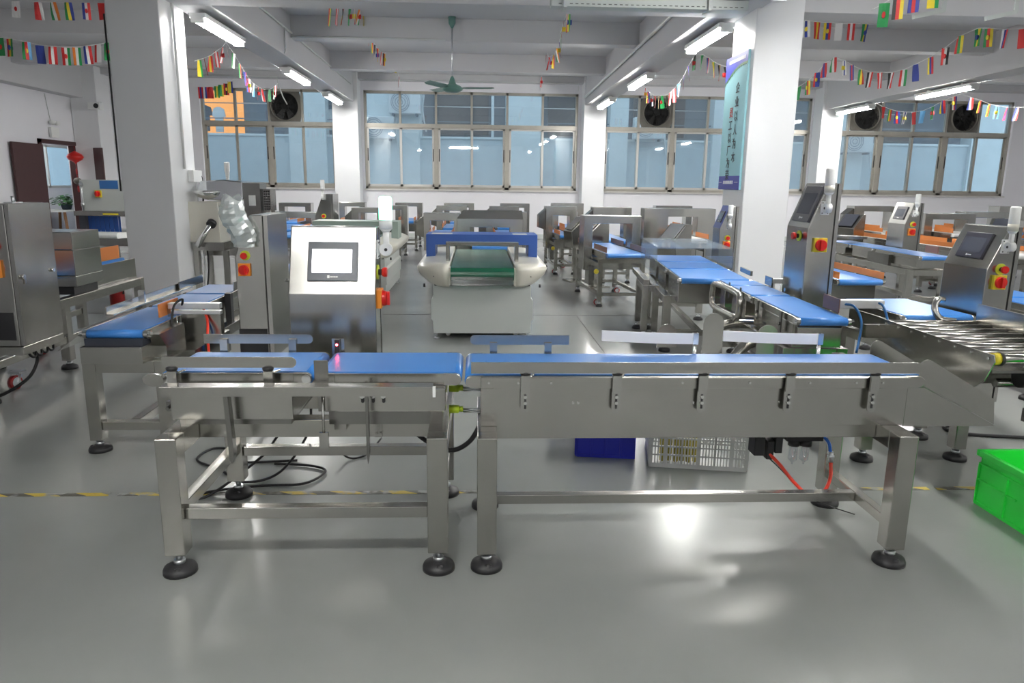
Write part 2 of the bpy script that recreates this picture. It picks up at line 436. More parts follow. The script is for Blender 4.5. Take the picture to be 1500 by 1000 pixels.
# ------------------------------------------------------------------ windows
def window(n, x0, x1, cols, fans):
    w = bpy.data.objects.new('window_%d' % n, None); COL.objects.link(w); struct(w)
    w.location = (x0, YW, 0)
    W = x1 - x0; p = W/cols
    f = MB()
    y0, y1 = 0.06, 0.14
    f.box(0, W, y0, y1, Z0, Z0+0.05); f.box(0, W, y0, y1, Z1-0.05, Z1); f.box(0, W, y0-0.01, y1, ZT-0.04, ZT+0.04)
    f.box(0, 0.05, y0, y1, Z0, Z1); f.box(W-0.05, W, y0, y1, Z0, Z1)
    for i in range(1, cols):
        f.box(i*p-0.022, i*p+0.022, y0, y1, ZT, Z1)
        if i % 2 == 0: f.box(i*p-0.045, i*p+0.045, y0, y1, Z0, ZT)
    f.build('window_frame', 'window_metal', w)
    for i in range(cols):                       # sliding sashes: alternate one track in front of the other
        yy = 0.07 if i % 2 == 0 else 0.10
        a, c = i*p + (0.04 if i % 2 == 0 else -0.03), (i+1)*p + (0.03 if i % 2 == 0 else -0.04)
        s = MB(); t = 0.045
        s.box(a, c, yy, yy+0.03, Z0+0.05, Z0+0.05+t); s.box(a, c, yy, yy+0.03, ZT-0.04-t*0.7, ZT-0.04)
        s.box(a, a+t, yy, yy+0.03, Z0+0.05, ZT-0.04); s.box(c-t, c, yy, yy+0.03, Z0+0.05, ZT-0.04)
        so = s.build('window_sash', 'window_light' if n in (2, 3) else 'window_metal', w)
        MB().box(a+t, c-t, yy+0.012, yy+0.018, Z0+0.05+t, ZT-0.07).build('pane', 'glass', so)
        hx = (a+0.022) if i % 2 == 0 else (c-0.022)
        MB().box(hx-0.008, hx+0.008, yy-0.008, yy, 1.55, 1.80).build('sash_handle', 'black_plastic', so)
        if i not in fans:
            MB().box(i*p+0.02, (i+1)*p-0.02, 0.09, 0.096, ZT+0.04, Z1-0.05).build('pane', 'glass', w)
    MB().box(-0.02, W+0.02, -0.03, 0.06, Z0-0.03, Z0).build('window_sill', 'window_light', w)
    return w
window(1, *WIN[0], ()[:0] or (2,))
window(2, *WIN[1], ())
window(3, *WIN[2], (1,))
window(4, *WIN[3], (1, 4))

def exhaust_fan(x0, x1, label):
    xc = (x0+x1)/2; zc = 2.585; w = (x1-x0)/2 - 0.025
    t = thing('exhaust_fan', label, 'exhaust fan', (xc, YW, zc), group='exhaust fans in the windows')
    t.location.y = YW + 0.05
    pl = MB(); n = 24; r = 0.27; h0, h1 = ZT+0.045-zc, Z1-0.05-zc
    ring_i = [(r*math.cos(2*math.pi*k/n), r*math.sin(2*math.pi*k/n)) for k in range(n)]
    def outer(a):
        c, s_ = math.cos(a), math.sin(a); k = min(w/abs(c) if abs(c) > 1e-6 else 9, (h1 if s_ > 0 else -h0)/abs(s_) if abs(s_) > 1e-6 else 9)
        return (c*k, s_*k)
    ring_o = [outer(2*math.pi*k/n) for k in range(n)]
    for yy, fl in ((0.0, 0), (0.04, 1)):
        for k in range(n):
            j = (k+1) % n
            q = [(ring_o[k][0], yy, ring_o[k][1]), (ring_o[j][0], yy, ring_o[j][1]), (ring_i[j][0], yy, ring_i[j][1]), (ring_i[k][0], yy, ring_i[k][1])]
            pl.quad(*(q if not fl else q[::-1]))
    pl.build('mounting_plate', 'grime_metal', t)
    MB().lathe([(0.26, 0.12), (0.275, 0.12), (0.285, -0.05), (0.27, -0.05), (0.26, -0.02), (0.26, 0.12)], axis='y', n=28).build('housing_ring', 'grime_metal', t)
    g = MB()
    for rr in (0.06, 0.12, 0.18, 0.24):
        g.tube([(rr*math.cos(a*math.pi/12), -0.03, rr*math.sin(a*math.pi/12)) for a in range(25)], 0.004, 5)
    for k in range(4):
        a = k*math.pi/4; g.bar((-0.26*math.cos(a), -0.03, -0.26*math.sin(a)), (0.26*math.cos(a), -0.03, 0.26*math.sin(a)), 0.006, 0.006, up=(0,1,0))
    g.build('guard_grille', 'fan_dark', t)
    MB().cyl((0, 0.0, 0), (0, 0.08, 0), 0.06, 14).build('motor', 'fan_dark', t)
    for k in range(6):
        a = k*math.pi/3; m = MB()
        ca, sa = math.cos(a), math.sin(a)
        def pt(r_, o_, y_): return (r_*ca - o_*sa, y_, r_*sa + o_*ca)
        m.prism([pt(0.05, -0.02, 0.02), pt(0.25, -0.07, 0.0), pt(0.25, 0.07, 0.06), pt(0.05, 0.03, 0.05)], (0, 0.004, 0))
        m.build('blade', 'fan_dark', t)
    MB().box(-0.26, 0.26, 0.13, 0.14, -0.26, 0.26).build('shutter', 'fan_dark', t)
p = (WIN[0][1]-WIN[0][0])/4; exhaust_fan(WIN[0][0]+2*p, WIN[0][0]+3*p, 'round black exhaust fan in the window left of the left wall pillar')
p = (WIN[2][1]-WIN[2][0])/6; exhaust_fan(WIN[2][0]+p, WIN[2][0]+2*p, 'round black exhaust fan in the window just left of the blue banner')
p = (WIN[3][1]-WIN[3][0])/6; exhaust_fan(WIN[3][0]+p, WIN[3][0]+2*p, 'left one of two exhaust fans in the far right window')
exhaust_fan(WIN[3][0]+4*p, WIN[3][0]+5*p, 'right one of two exhaust fans in the far right window')

# ------------------------------------------------------------------ building across the alley
fb = thing('neighbouring_building', 'light blue rendered building facade seen through the windows', 'building', (0, 19.0, -1))
m = MB(); m.box(-16, 20, 0, 0.3, 0, 3.2); m.build('wall', 'facade', fb)
m = MB(); m.box(-16, 20, -0.03, 0.33, 3.2, 3.25); m.build('parapet_coping', 'facade_light', fb)
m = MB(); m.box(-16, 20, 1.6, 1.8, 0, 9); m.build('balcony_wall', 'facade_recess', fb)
m = MB(); m.box(-16, 20, 0.0, 1.8, 6.1, 6.5); m.build('floor_slab', 'facade', fb)
for x0, x1 in ((-4.6, -3.7), (0.70, 1.62), (-2.9, -1.42), (3.3, 3.75), (5.9, 6.6), (8.9, 9.8), (12.6, 13.5), (-9.5, -8.6)):
    MB().box(x0, x1, -0.10, 0.35, 0, 6.1).build('pilaster', 'facade_light', fb)
m = MB()
for z in (3.42, 3.6):
    m.box(-16, 20, 0.1, 0.13, z, z+0.025)
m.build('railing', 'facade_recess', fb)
m = MB()
for x in (-1.40, 0.38, 4.7, 7.7):
    m.box(x-0.03, x+0.03, -0.02, 0.3, 3.2, 6.1)
m.build('window_trim', 'facade_light', fb)
MB().box(-7.4, -6.15, 1.55, 1.58, 3.3, 5.2).build('lit_doorway', 'warm_room', fb)
for x0, x1, z0, z1 in ((-1.1, 0.3, 3.4, 5.2), (1.9, 2.9, 3.4, 5.0), (4.2, 5.6, 3.4, 5.2), (7.2, 8.4, 3.4, 5.2), (10.2, 12.0, 3.4, 5.2)):
    MB().box(x0, x1, 1.52, 1.58, z0, z1).build('window', 'dark_panel', fb)
def ac_unit(x, y, z, label):
    t = thing('air_conditioner', label, 'air conditioner', (x, y, z), group='outdoor units on the blue facade')
    MB().box(-0.38, 0.38, -0.28, 0, 0, 0.52).build('casing', 'cloth_pale', t, bevel=0.02)
    g = MB()
    for r in (0.06, 0.12, 0.18, 0.22): g.tube([(-0.1 + r*math.cos(a*math.pi/10), -0.29, 0.26 + r*math.sin(a*math.pi/10)) for a in range(21)], 0.006, 5)
    g.build('fan_grille', 'facade_recess', t)
    MB().box(-0.3, -0.26, -0.3, 0, -0.05, 0).box(0.26, 0.3, -0.3, 0, -0.05, 0).build('bracket', 'facade_recess', t)
    MB().tube(bez([(0.38, -0.1, 0.3), (0.46, -0.1, 0.5), (0.42, -0.05, 0.1), (0.5, -0.05, -0.4)]), 0.02, 6).build('pipe', 'cloth_pale', t)
ac_unit(-1.75, 18.88, 2.75, 'upper outdoor air conditioner behind the middle window')
ac_unit(-2.40, 18.88, 2.16, 'lower outdoor air conditioner at the left of the middle window')
ac_unit(4.25, 18.98, 2.25, 'outdoor air conditioner behind the window beside the banner pillar')
ac_unit(9.5, 18.88, 2.0, 'outdoor air conditioner behind the far right window')
def garment(x, z, w, h, mat, label):
    m = MB()
    o = [(-w/2, h*0.92), (-w*0.15, h), (w*0.15, h), (w/2, h*0.92), (w*0.62, h*0.62), (w*0.38, h*0.60), (w*0.34, 0), (-w*0.34, 0), (-w*0.38, h*0.60), (-w*0.62, h*0.62)]
    m.prism([(a, 0, c) for a, c in o], (0, 0.05, 0))
    q = m.build('hanging_garment', mat); q.location = (x, 18.9+0.5, z-0.06)
    tag(q, label, 'clothing', 'laundry hung across the alley')
    return q
garment(-6.78, 2.38, 0.34, 0.62, 'cloth_dark', 'dark shirt hung in front of the orange lit doorway')
garment(-6.42, 2.36, 0.26, 0.60, 'cloth_pale', 'pale long garment hung beside the dark shirt')
garment(-4.05, 2.45, 0.34, 0.5, 'cloth_pale', 'white shirt hung left behind the first window beside the pillar')
garment(-3.62, 2.45, 0.34, 0.5, 'cloth_pale', 'white shirt hung right behind the first window beside the pillar')
garment(4.6, 2.4, 0.26, 0.5, 'cloth_pale', 'pale shirt hung behind the window left of the banner')
garment(9.9, 2.35, 0.30, 0.5, 'cloth_pale', 'pale shirt hung behind the far right window')
rl = MB().cyl((-7.6, 19.43, 3.0), (11, 19.43, 3.0), 0.012, 8).build('clothes_line', 'zinc'); tag(rl, 'thin rail with laundry along the blue facade', 'clothes line')
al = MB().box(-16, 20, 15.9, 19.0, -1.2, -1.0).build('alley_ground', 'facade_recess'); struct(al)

# ------------------------------------------------------------------ fluorescent lamps
def make_lamp(x, y0, y1, z, label):
    t = thing('fluorescent_lamp', label, 'ceiling lamp', (x, (y0+y1)/2, z), group='fluorescent lamps under the beams')
    L = (y1-y0)/2
    MB().box(-0.075, 0.075, -L, L, 0.035, 0.075).build('batten', 'white_plastic', t)
    for s in (-1, 1):
        MB().cyl((s*0.028, -L+0.03, 0.012), (s*0.028, L-0.03, 0.012), 0.019, 10).build('tube', 'tube_glow', t)
    for s in (-1, 1): MB().box(-0.055, 0.055, s*L-0.02, s*L+0.02, -0.01, 0.035).build('lamp_holder', 'white_plastic', t)
    return t
zl = ZB - 0.11
make_lamp(-2.60, 7.45, 8.68, zl, 'nearest fluorescent lamp under the left ceiling beam')
make_lamp(-2.60, 10.7, 11.95, zl, 'middle fluorescent lamp under the left ceiling beam')
make_lamp(-2.60, 13.4, 14.7, zl, 'farthest fluorescent lamp under the left ceiling beam')
make_lamp(2.36, 7.35, 8.55, zl, 'nearest fluorescent lamp under the beam left of the banner pillar')
make_lamp(2.36, 10.5, 11.75, zl, 'middle fluorescent lamp under the beam left of the banner pillar')
make_lamp(2.36, 13.4, 14.7, zl, 'farthest fluorescent lamp under the beam left of the banner pillar')
make_lamp(7.2, 10.9, 12.3, zl, 'near fluorescent lamp under the far right beam')
make_lamp(7.2, 13.75, 15.0, zl, 'far fluorescent lamp under the far right beam')
k = 0
for x in (-2.60, 2.36, 7.2):
    for y in (-2.6, 1.7, 5.5):
        if x < 0 and y > 4: continue
        if x < 7 and y == 1.7: continue
        if x > 7 and y < 0: continue
        k += 1
        make_lamp(x, y-0.61, y+0.61, zl, '%s fluorescent lamp from the rear wall under the %s beam' % ('first' if y < 0 else 'second' if y < 3 or x < 7 else 'third', 'left' if x < 0 else 'far right' if x > 7 else 'middle'))
        rod = MB()
        rod.cyl((0, -0.4, 0.07), (0, -0.4, 0.12), 0.008, 6)
for o in [x for x in COL.objects if x.name.startswith('fluorescent_lamp')]:
    for y in (-0.45, 0.40): MB().box(-0.02, 0.02, y, y+0.05, 0.075, 0.111).build('bracket', 'white_plastic', o)

for x, l in ((-0.55, 'left'), (4.8, 'right')):  # unseen lamps added so the slanted front cabinet panel reflects white
    o = make_lamp(x, -0.61, 0.61, zl, l + ' one of the crosswise fill lamps added behind the viewpoint')
    o.location = (x, 0.05, zl); o.rotation_euler = (0, 0, math.pi/2)
    for y in (-0.45, 0.40): MB().box(-0.02, 0.02, y, y+0.05, 0.075, 0.111).build('bracket', 'white_plastic', o)
make_lamp(2.36, 3.0, 4.2, zl, 'added fill lamp above the front right conveyor under the middle beam')  # extra lamp added to brighten the front face of the right pillar
for y in (-0.45, 0.40): MB().box(-0.02, 0.02, y, y+0.05, 0.075, 0.111).build('bracket', 'white_plastic', [x for x in COL.objects if x.name.startswith('fluorescent_lamp')][-1])
# conduits on the ceiling
def conduit(name, pts, r, label, mat='trunking', cat='conduit'):
    return tag(MB().tube(pts, r, 6).build(name, mat), label, cat)
conduit('conduit', [(-2.405, 7.3, 2.99), (-2.405, 10.0, 2.99), (-2.405, 14.9, 2.95)], 0.014, 'thin conduit running along the side of the left beam')
conduit('conduit', [(2.112, 7.35, 2.95), (2.112, 15.1, 2.80)], 0.022, 'conduit running along the side of the beam by the banner pillar')
conduit('conduit', [(-2.4, 10.285, 2.945), (-0.42, 10.285, 2.945)], 0.012, 'thin pipe below the first small beam leading to the ceiling fan')
conduit('conduit', [(-2.25, 15.285, 3.08), (2.0, 15.285, 3.08), (2.0, 15.285, 2.93)], 0.010, 'thin pipe above the middle window')
conduit('conduit', [(-5.4, 15.285, 3.10), (-3.9, 15.285, 3.10), (-3.9, 15.4, 2.95), (-3.85, 15.5, 2.75), (-3.8, 15.6, 2.62)], 0.012, 'pipe above the left window dropping to the exhaust fan')
conduit('conduit', [(-2.43, 9.9, 2.66), (-2.40, 9.9, 2.70), (-2.40, 9.9, 2.99)], 0.010, 'vertical conduit feeding the middle lamp on the left beam')
conduit('wall_trunking', [(-2.745, 7.25, 3.2), (-2.745, 7.25, 1.21)], 0.013, 'vertical white trunking on the near left pillar', 'white_plastic', 'trunking')
tag(MB().box(-2.755, -2.70, 7.34, 7.56, 1.09, 1.20).build('power_socket', 'white_plastic', bevel=0.004), 'white double power socket on the near left pillar', 'socket')
c1 = bez([(-2.72, 7.50, 1.15), (-2.70, 7.56, 1.10), (-2.71, 7.54, 0.7), (-2.70, 7.56, 0.30), (-2.71, 7.5, 0.02)], 6)
tag(MB().tube(c1, 0.008, 6).build('cable', 'cable_black'), 'black cord hanging from the socket on the left pillar', 'cord')
c1 = bez([(-2.72, 7.46, 1.13), (-2.715, 7.44, 1.0), (-2.72, 7.47, 0.6), (-2.715, 7.50, 0.3), (-2.72, 7.44, 0.02)], 6)
tag(MB().tube(c1, 0.006, 6).build('cable', 'trunking'), 'thin grey cord hanging from the socket on the left pillar', 'cord')
tag(MB().tube([(-3.218, 6.96, 2.5), (-3.218, 6.96, 1.0)], 0.008, 5).build('cable', 'cable_black'), 'thin black cord down the left corner of the near left pillar', 'cord')

# cable tray hung under the cross beam
t = thing('cable_tray', 'perforated pale green cable tray hung below the cross beam near the banner pillar', 'cable tray', (0, 0, 0))
m = MB(); m.box(0.62, 2.30, 6.62, 6.76, 2.575, 2.585); m.box(0.62, 2.30, 6.62, 6.628, 2.585, 2.65); m.box(0.62, 2.30, 6.752, 6.76, 2.585, 2.65)
m.build('channel', 'tray_paint', t)
m = MB()
for i in range(34): m.box(0.68+i*0.047, 0.705+i*0.047, 6.6165, 6.6195, 2.592, 2.598)
m.build('perforations', 'joint', t)
for x in (0.72, 1.95): MB().box(x, x+0.03, 6.60, 6.78, 2.563, 2.5745).box(x, x+0.03, 6.60, 6.612, 2.5745, 3.21).build('bracket', 'tray_paint', t)
for i, x in enumerate((3.98, 4.62)):
    t = thing('tray_bracket', ['left', 'right'][i] + ' of two slotted steel brackets hanging from the ceiling at upper right', 'bracket', (x, 6.6, 0))
    m = MB(); m.box(0, 0.035, 0, 0.02, 2.60, 3.21)
    m.build('hanger', 'tray_paint', t)
    MB().bar((0.017, 0.01, 2.61), (-0.26, -0.02, 2.545), 0.03, 0.035).build('arm', 'tray_paint', t)
t = thing('tray_bracket', 'small slotted bracket hanging above the left aisle', 'bracket', (-1.62, 6.7, 0))
MB().box(0, 0.03, 0, 0.02, 2.60, 3.21).build('hanger', 'tray_paint', t)
MB().bar((-0.1, 0, 2.66), (0.1, 0, 2.60), 0.03, 0.03).build('arm', 'tray_paint', t)

# ceiling fan
t = thing('ceiling_fan', 'dark green three-blade ceiling fan hanging on a long rod', 'ceiling fan', (-0.33, 10.2, 2.33))
MB().lathe([(0, -0.055), (0.08, -0.05), (0.135, -0.02), (0.14, 0.0), (0.11, 0.03), (0.05, 0.055), (0.03, 0.12), (0.014, 0.15), (0, 0.15)], n=24).build('motor', 'fan_green', t)
MB().cyl((0, 0, 0.12), (0, 0, 0.74), 0.009, 10).build('down_rod', 'zinc', t)
MB().lathe([(0.012, 0.74), (0.045, 0.80), (0.05, 0.879), (0, 0.879)], n=14).build('ceiling_cup', 'fan_green', t)
for a in (6, 122, 238):
    m = MB(); a = math.radians(a); ca, sa = math.cos(a), math.sin(a)
    def bp(r, o_, z): return (r*ca - o_*sa, r*sa + o_*ca, z)
    m.prism([bp(0.10, -0.02, 0), bp(0.18, -0.05, -0.01), bp(0.50, -0.065, 0.0), bp(0.55, -0.05, 0.01), bp(0.55, 0.04, 0.03), bp(0.2, 0.045, 0.025), bp(0.10, 0.02, 0.01)], (0, 0, 0.004))
    m.build('blade', 'fan_green', t)

# banner on the pillar
t = thing('banner', 'tall light blue banner with two columns of brush characters on the right pillar', 'banner', (2.478, 7.0, 0))
MB().box(-0.02, 0, -0.02, 0.58, 1.08, 2.33).build('board', 'banner_cyan', t)
def face_poly(pts, name, mat, dx):
    m = MB(); m.prism([(-0.02-dx, y, z) for y, z in pts], (-0.0012, 0, 0)); return m.build(name, mat, t)
arc = [(0.58 - 0.60*i/10, 2.10 + 0.135*math.sin(math.pi*0.5*min(1, i/8.0))) for i in range(11)]
face_poly([(-0.02, 2.33), (0.58, 2.33)] + arc, 'header', 'banner_blue', 0.0002)
m = MB()
for i in range(10):
    (y0, z0), (y1, z1) = arc[i], arc[i+1]
    m.prism([(-0.0205, y0, z0), (-0.0205, y1, z1), (-0.0205, y1, z1-0.018), (-0.0205, y0, z0-0.03)], (-0.001, 0, 0))
m.build('green_stripe', 'leaf', t)
face_poly([(-0.02, 1.08), (0.58, 1.08), (0.58, 1.21), (-0.02, 1.21)], 'footer', 'banner_blue', 0.0002)
m = MB()
for i in range(9): m.box(-0.0225, -0.0215, 0.16+i*0.032, 0.182+i*0.032, 1.135, 1.165)
m.box(-0.0225, -0.0215, 0.02, 0.12, 1.148, 1.152); m.box(-0.0225, -0.0215, 0.48, 0.57, 1.148, 1.152)
for i in range(13): m.box(-0.0225, -0.0215, 0.05+i*0.034, 0.075+i*0.034, 2.265, 2.295)
m.build('small_print', 'white_plastic', t)
def glyphs(txt, yc, ztop, step, size, mat):
    for i, ch in enumerate(txt):
        cu = bpy.data.curves.new('brush_character', 'FONT'); cu.body = ch; cu.size = size; cu.offset = 0.0012; cu.align_x = 'CENTER'; cu.extrude = 0.0006
        cu.materials.append(M[mat])
        tmp = bpy.data.objects.new('brush_character_outline', cu); COL.objects.link(tmp)
        bpy.context.view_layer.update()
        me = bpy.data.meshes.new_from_object(tmp.evaluated_get(bpy.context.evaluated_depsgraph_get()))
        bpy.data.objects.remove(tmp)
        o = bpy.data.objects.new('brush_character', me); COL.objects.link(o); o.parent = t
        o.rotation_euler = (math.radians(90), 0, math.radians(-90)); o.location = (-0.0222, yc, ztop - i*step)
glyphs('\u4f01\u4e1a\u4ee5\u4eba\u4e3a\u672c', 0.20, 1.985, 0.128, 0.105, 'ink')
glyphs('\u5458', 0.34, 1.77, 0.118, 0.105, 'ink_red')
glyphs('\u5de5\u4ee5\u5382\u4e3a\u8363', 0.34, 1.652, 0.118, 0.105, 'ink')

# ------------------------------------------------------------------ flag bunting
FLAGC = {'r': (0.55, 0.02, 0.02), 'g': (0.01, 0.24, 0.06), 'b': (0.02, 0.04, 0.26), 'w': (0.66, 0.66, 0.66), 'y': (0.70, 0.55, 0.03), 'k': (0.015, 0.015, 0.015), 'o': (0.68, 0.19, 0.02), 'l': (0.12, 0.35, 0.62)}
for kk, c in FLAGC.items(): plain('flag_'+kk, c, 0.6)
BANDS = {'A': 'ggg,ryg,grl,bbb,rwr,rwg,owg,bwr,rww', 'B': 'ggw,www,rrw,gwo,gyb,bwr,rrr', 'C': 'yyg,rrr,ryr,rwr,rwr,brw,gww,ggr,bbr,brw,llw,rwr,wrr,yrk,ggg,wwg,rwr',
         'D': 'rbr,wbr,rrr,gyg,ggy,rkr,yyb', 'H': 'wbw,ryr,ybr,www,rwr,gyb', 'H2': 'ggg,kry,brb,yyg',
         'I': 'ggg,gry,rbb,rbr,gwr,wbw,brb,ryg,kwr,rwr,kwr,rwg,bbb,ybr,rwk,rgy,gyg,gry,wbr,rrr', 'J': 'rrr,gyr,brb,wbw,rrr,lll,ggg,ybr,wrb', 'K': 'bwr,kry,gry,lkl,rbr,rwb',
         'G': 'rrr,yrb,wwb,rwr,ryg,ggg,kyk,rww,rwr,llw,brb,brb,kgk,ggg,brw,ygr,kyr,kwr'}
def flag(parent, p, dirv, w, h, bands, rng):
    me = MB(); lean = rng.uniform(-0.03, 0.03); u = Vector((dirv[0], dirv[1], 0)).normalized(); nn = Vector((-u.y, u.x, 0)); cur = rng.uniform(-0.02, 0.02)
    ks = []
    for c in bands:
        if c not in ks: ks.append(c)
    n = len(bands)
    rows = 3
    for i, c in enumerate(bands):
        for r in range(rows):
            def q(a, zz): return u*((a-0.5)*w) + nn*(cur*math.sin(a*3.0+zz*2) + lean*zz) + Vector((0, 0, -zz*h))
            a0, a1 = i/n, (i+1)/n; z0, z1 = r/rows, (r+1)/rows
            vs = [q(a0, z0), q(a1, z0), q(a1, z1), q(a0, z1)]
            vs2 = [v + nn*0.0015 for v in vs]
            me.add(vs, [(0,1,2,3)], ks.index(c)); me.add(vs2, [(3,2,1,0)], ks.index(c))
    mx = 0.5; e = rng.random()
    if e < 0.35:                                   # a small charge in the middle or at the hoist
        ec = {'g': 'r', 'r': 'y', 'b': 'y', 'w': 'r', 'y': 'b', 'k': 'y', 'o': 'b', 'l': 'y'}[bands[1 if n > 1 else 0]]
        if ec not in ks: ks.append(ec)
        c0 = u*0.0 + Vector((0, 0, -h*0.5)) - nn*0.022
        me.prism([c0 + u*(0.17*w*math.cos(k*math.pi/4)) + Vector((0, 0, 0.14*h*math.sin(k*math.pi/4))) for k in range(8)], nn*0.045, ks.index(ec))
    o = me.build('flag', ['flag_'+c for c in ks], parent)
    o.location = p
    return o
def bunting(key, label, w=0.085, h=0.19):
    pts = [Vector(p) for p in BUNT[key]]; rng = random.Random(key)
    c = sum(pts, Vector())/len(pts)
    t = thing('flag_bunting', label, 'bunting', c)
    cord = MB(); loc = [p - c for p in pts]
    e0 = loc[0] + (loc[0]-loc[1]) ; e1 = loc[-1] + (loc[-1]-loc[-2])
    cord.tube([e0] + loc + [e1], 0.0035, 4); cord.build('cord', 'white_plastic', t)
    bl = BANDS.get(key, 'ryg,rwr,kry,ggg,brw,gwo,yyr,bwr,rrr,gyr,kwr').split(',')
    for i, p in enumerate(loc):
        d = loc[min(i+1, len(loc)-1)] - loc[max(i-1, 0)]
        ang = rng.uniform(-0.35, 0.35); dx, dy = d.x, d.y
        if abs(dx) + abs(dy) < 0.02: dx = 1
        d2 = (dx*math.cos(ang) - dy*math.sin(ang), dx*math.sin(ang) + dy*math.cos(ang))
        if d2[0] < 0: d2 = (-d2[0], -d2[1])
        flag(t, p - Vector((0, 0, 0.004)), d2, w, h, bl[i % len(bl)], rng)
bunting('A', 'string of country flags across the ceiling at far left, the larger lower one')
bunting('B', 'string of country flags cut by the top edge at far left')
bunting('C', 'string of country flags rising then falling past the near left pillar')
bunting('D', 'short low string of flags before the window with the orange doorway')
bunting('E', 'string of flags seen edge-on left of the ceiling fan')
bunting('F', 'string of flags seen edge-on right of the ceiling fan')
bunting('G', 'string of flags from the banner pillar sagging over the exhaust fan')
bunting('H', 'short straight string of flags just right of the white pillar top')
bunting('H2', 'nearest large flags at the top edge right of the pillar', 0.085, 0.19)
bunting('I', 'long sagging string of country flags across the upper right')
bunting('J', 'low string of flags beneath the far right beam before the windows')
bunting('K', 'short string of flags over the rightmost exhaust fan')

# ------------------------------------------------------------------ left end: doorway, lantern, plant
d = bpy.data.objects.new('door_1', None); COL.objects.link(d); struct(d); d.location = (XL, 14.5, 0)
m = MB(); m.box(-0.16, 0.03, -0.68, -0.60, 0, 1.80); m.box(-0.16, 0.03, 0.62, 0.70, 0, 1.80); m.box(-0.16, 0.03, -0.68, 0.70, 1.73, 1.80)
m.build('door_frame', 'door_brown', d)
MB().box(0.04, 0.08, -1.55, -0.66, 0.01, 1.70).build('door_leaf', 'door_brown', d, bevel=0.004)
MB().prism([(0.04, 0.66, 0.01), (0.53, 0.48, 0.01), (0.53, 0.48, 1.70), (0.04, 0.66, 1.70)], (0.012, 0.035, 0)).build('door_leaf', 'door_brown', d, bevel=0.004)
b = MB(); b.box(-9.0, -8.9, 12.5, 18.0, 0, 0.92); b.box(-9.0, -8.9, 12.5, 18.0, 1.80, 2.3); b.box(-9.0, -8.9, 12.5, 15.95, 0.92, 1.80); b.box(-9.0, -8.9, 17.6, 18.0, 0.92, 1.80)
struct(b.build('wall_corridor', 'wall_white'))
struct(MB().box(-8.9, XL-0.2, 12.4, 12.5, 0, 2.3).build('wall_corridor_end', 'wall_white'))
struct(MB().box(-8.9, XL-0.25, 17.9, 18.0, 0, 2.3).build('wall_corridor_far', 'wall_white'))
struct(MB().box(XL-0.35, XL-0.25, YW+0.2, 17.9, 0, 2.3).build('wall_corridor_side', 'wall_white'))
struct(MB().box(-9.0, XL-0.3, 12.4, 18.0, -0.1, 0).build('floor_corridor', 'floor'))
struct(MB().box(-9.0, XL-0.2, 12.4, 18.0, 2.3, 2.4).build('ceiling_corridor', 'ceiling_white'))
w = bpy.data.objects.new('window_5', None); COL.objects.link(w); struct(w)
m = MB()
for y in (15.95, 16.12, 17.55): m.box(-8.95, -8.89, y, y+0.05, 0.92, 1.80)
m.box(-8.95, -8.89, 15.95, 17.6, 0.92, 0.97); m.box(-8.95, -8.89, 15.95, 17.6, 1.75, 1.80); m.build('window_frame', 'window_light', w)
MB().box(-8.93, -8.925, 15.95, 17.6, 0.92, 1.80).build('pane', 'glass', w)
cl = thing('fluorescent_lamp', 'unseen fill lamp added inside the corridor beyond the doorway', 'ceiling lamp', (-8.35, 15.0, 2.22), group='added corridor fill light')  # out of view, added to brighten the corridor walls
MB().box(-0.06, 0.06, -0.5, 0.5, 0.03, 0.08).build('batten', 'white_plastic', cl)
MB().cyl((0, -0.47, 0.01), (0, 0.47, 0.01), 0.015, 8).build('tube', 'tube_glow', cl)
t = thing('lantern_charm', 'red hanging charm with round medallion and tassel in the doorway', 'ornament', (-7.70, 14.93, 0))
MB().lathe([(0, 1.38), (0.03, 1.42), (0.12, 1.47), (0.15, 1.52), (0.12, 1.57), (0.03, 1.62), (0, 1.64)], n=12).build('lantern_body', 'red_plastic', t)
MB().cyl((0, 0, 0.95), (0, 0, 1.72), 0.006, 5).build('string', 'red_dark', t)
MB().lathe([(0, 1.00), (0.06, 1.03), (0.075, 1.07), (0.06, 1.11), (0, 1.14)], n=12).build('medallion', 'grime_metal', t)
MB().cyl((0, 0, 0.86), (0, 0, 0.98), 0.018, 8).cyl((0, 0, 1.2), (0, 0, 1.3), 0.016, 8).build('tassel', 'red_dark', t)
t = thing('side_table', 'small white table with wooden legs below the potted plant', 'table', (-8.50, 15.75, 0))
MB().box(-0.35, 0.35, -0.5, 0.5, 0.46, 0.49).build('table_top', 'white_plastic', t)
for sx in (-1, 1):
    for sy in (-1, 1): MB().bar((sx*0.32, sy*0.45, 0), (sx*0.24, sy*0.36, 0.46), 0.045, 0.045).build('leg', 'wood', t)
t = thing('potted_plant', 'leafy green potted plant on the small table behind the doorway', 'plant', (-8.45, 15.85, 0.491))
MB().lathe([(0, 0), (0.08, 0), (0.11, 0.10), (0.12, 0.11), (0, 0.10)], n=14).build('pot', 'cloth_dark', t)
m = MB(); rng = random.Random(3)
for i in range(220):
    a = rng.uniform(0, 6.28); r = rng.uniform(0.02, 0.30); z = 0.10 + rng.uniform(0, 0.22)*(1 - r*1.5); s = rng.uniform(0.03, 0.055)
    c = Vector((r*math.cos(a), r*1.3*math.sin(a), z)); ux = Vector((math.cos(a), math.sin(a), rng.uniform(-0.6, 0.3))).normalized(); vy = ux.cross(Vector((0, 0, 1))).normalized()
    s *= 1.25; m.add([c-ux*s, c+vy*s*0.7, c+ux*s, c-vy*s*0.7], [(0,1,2,3)])
m.build('foliage', 'leaf', t)
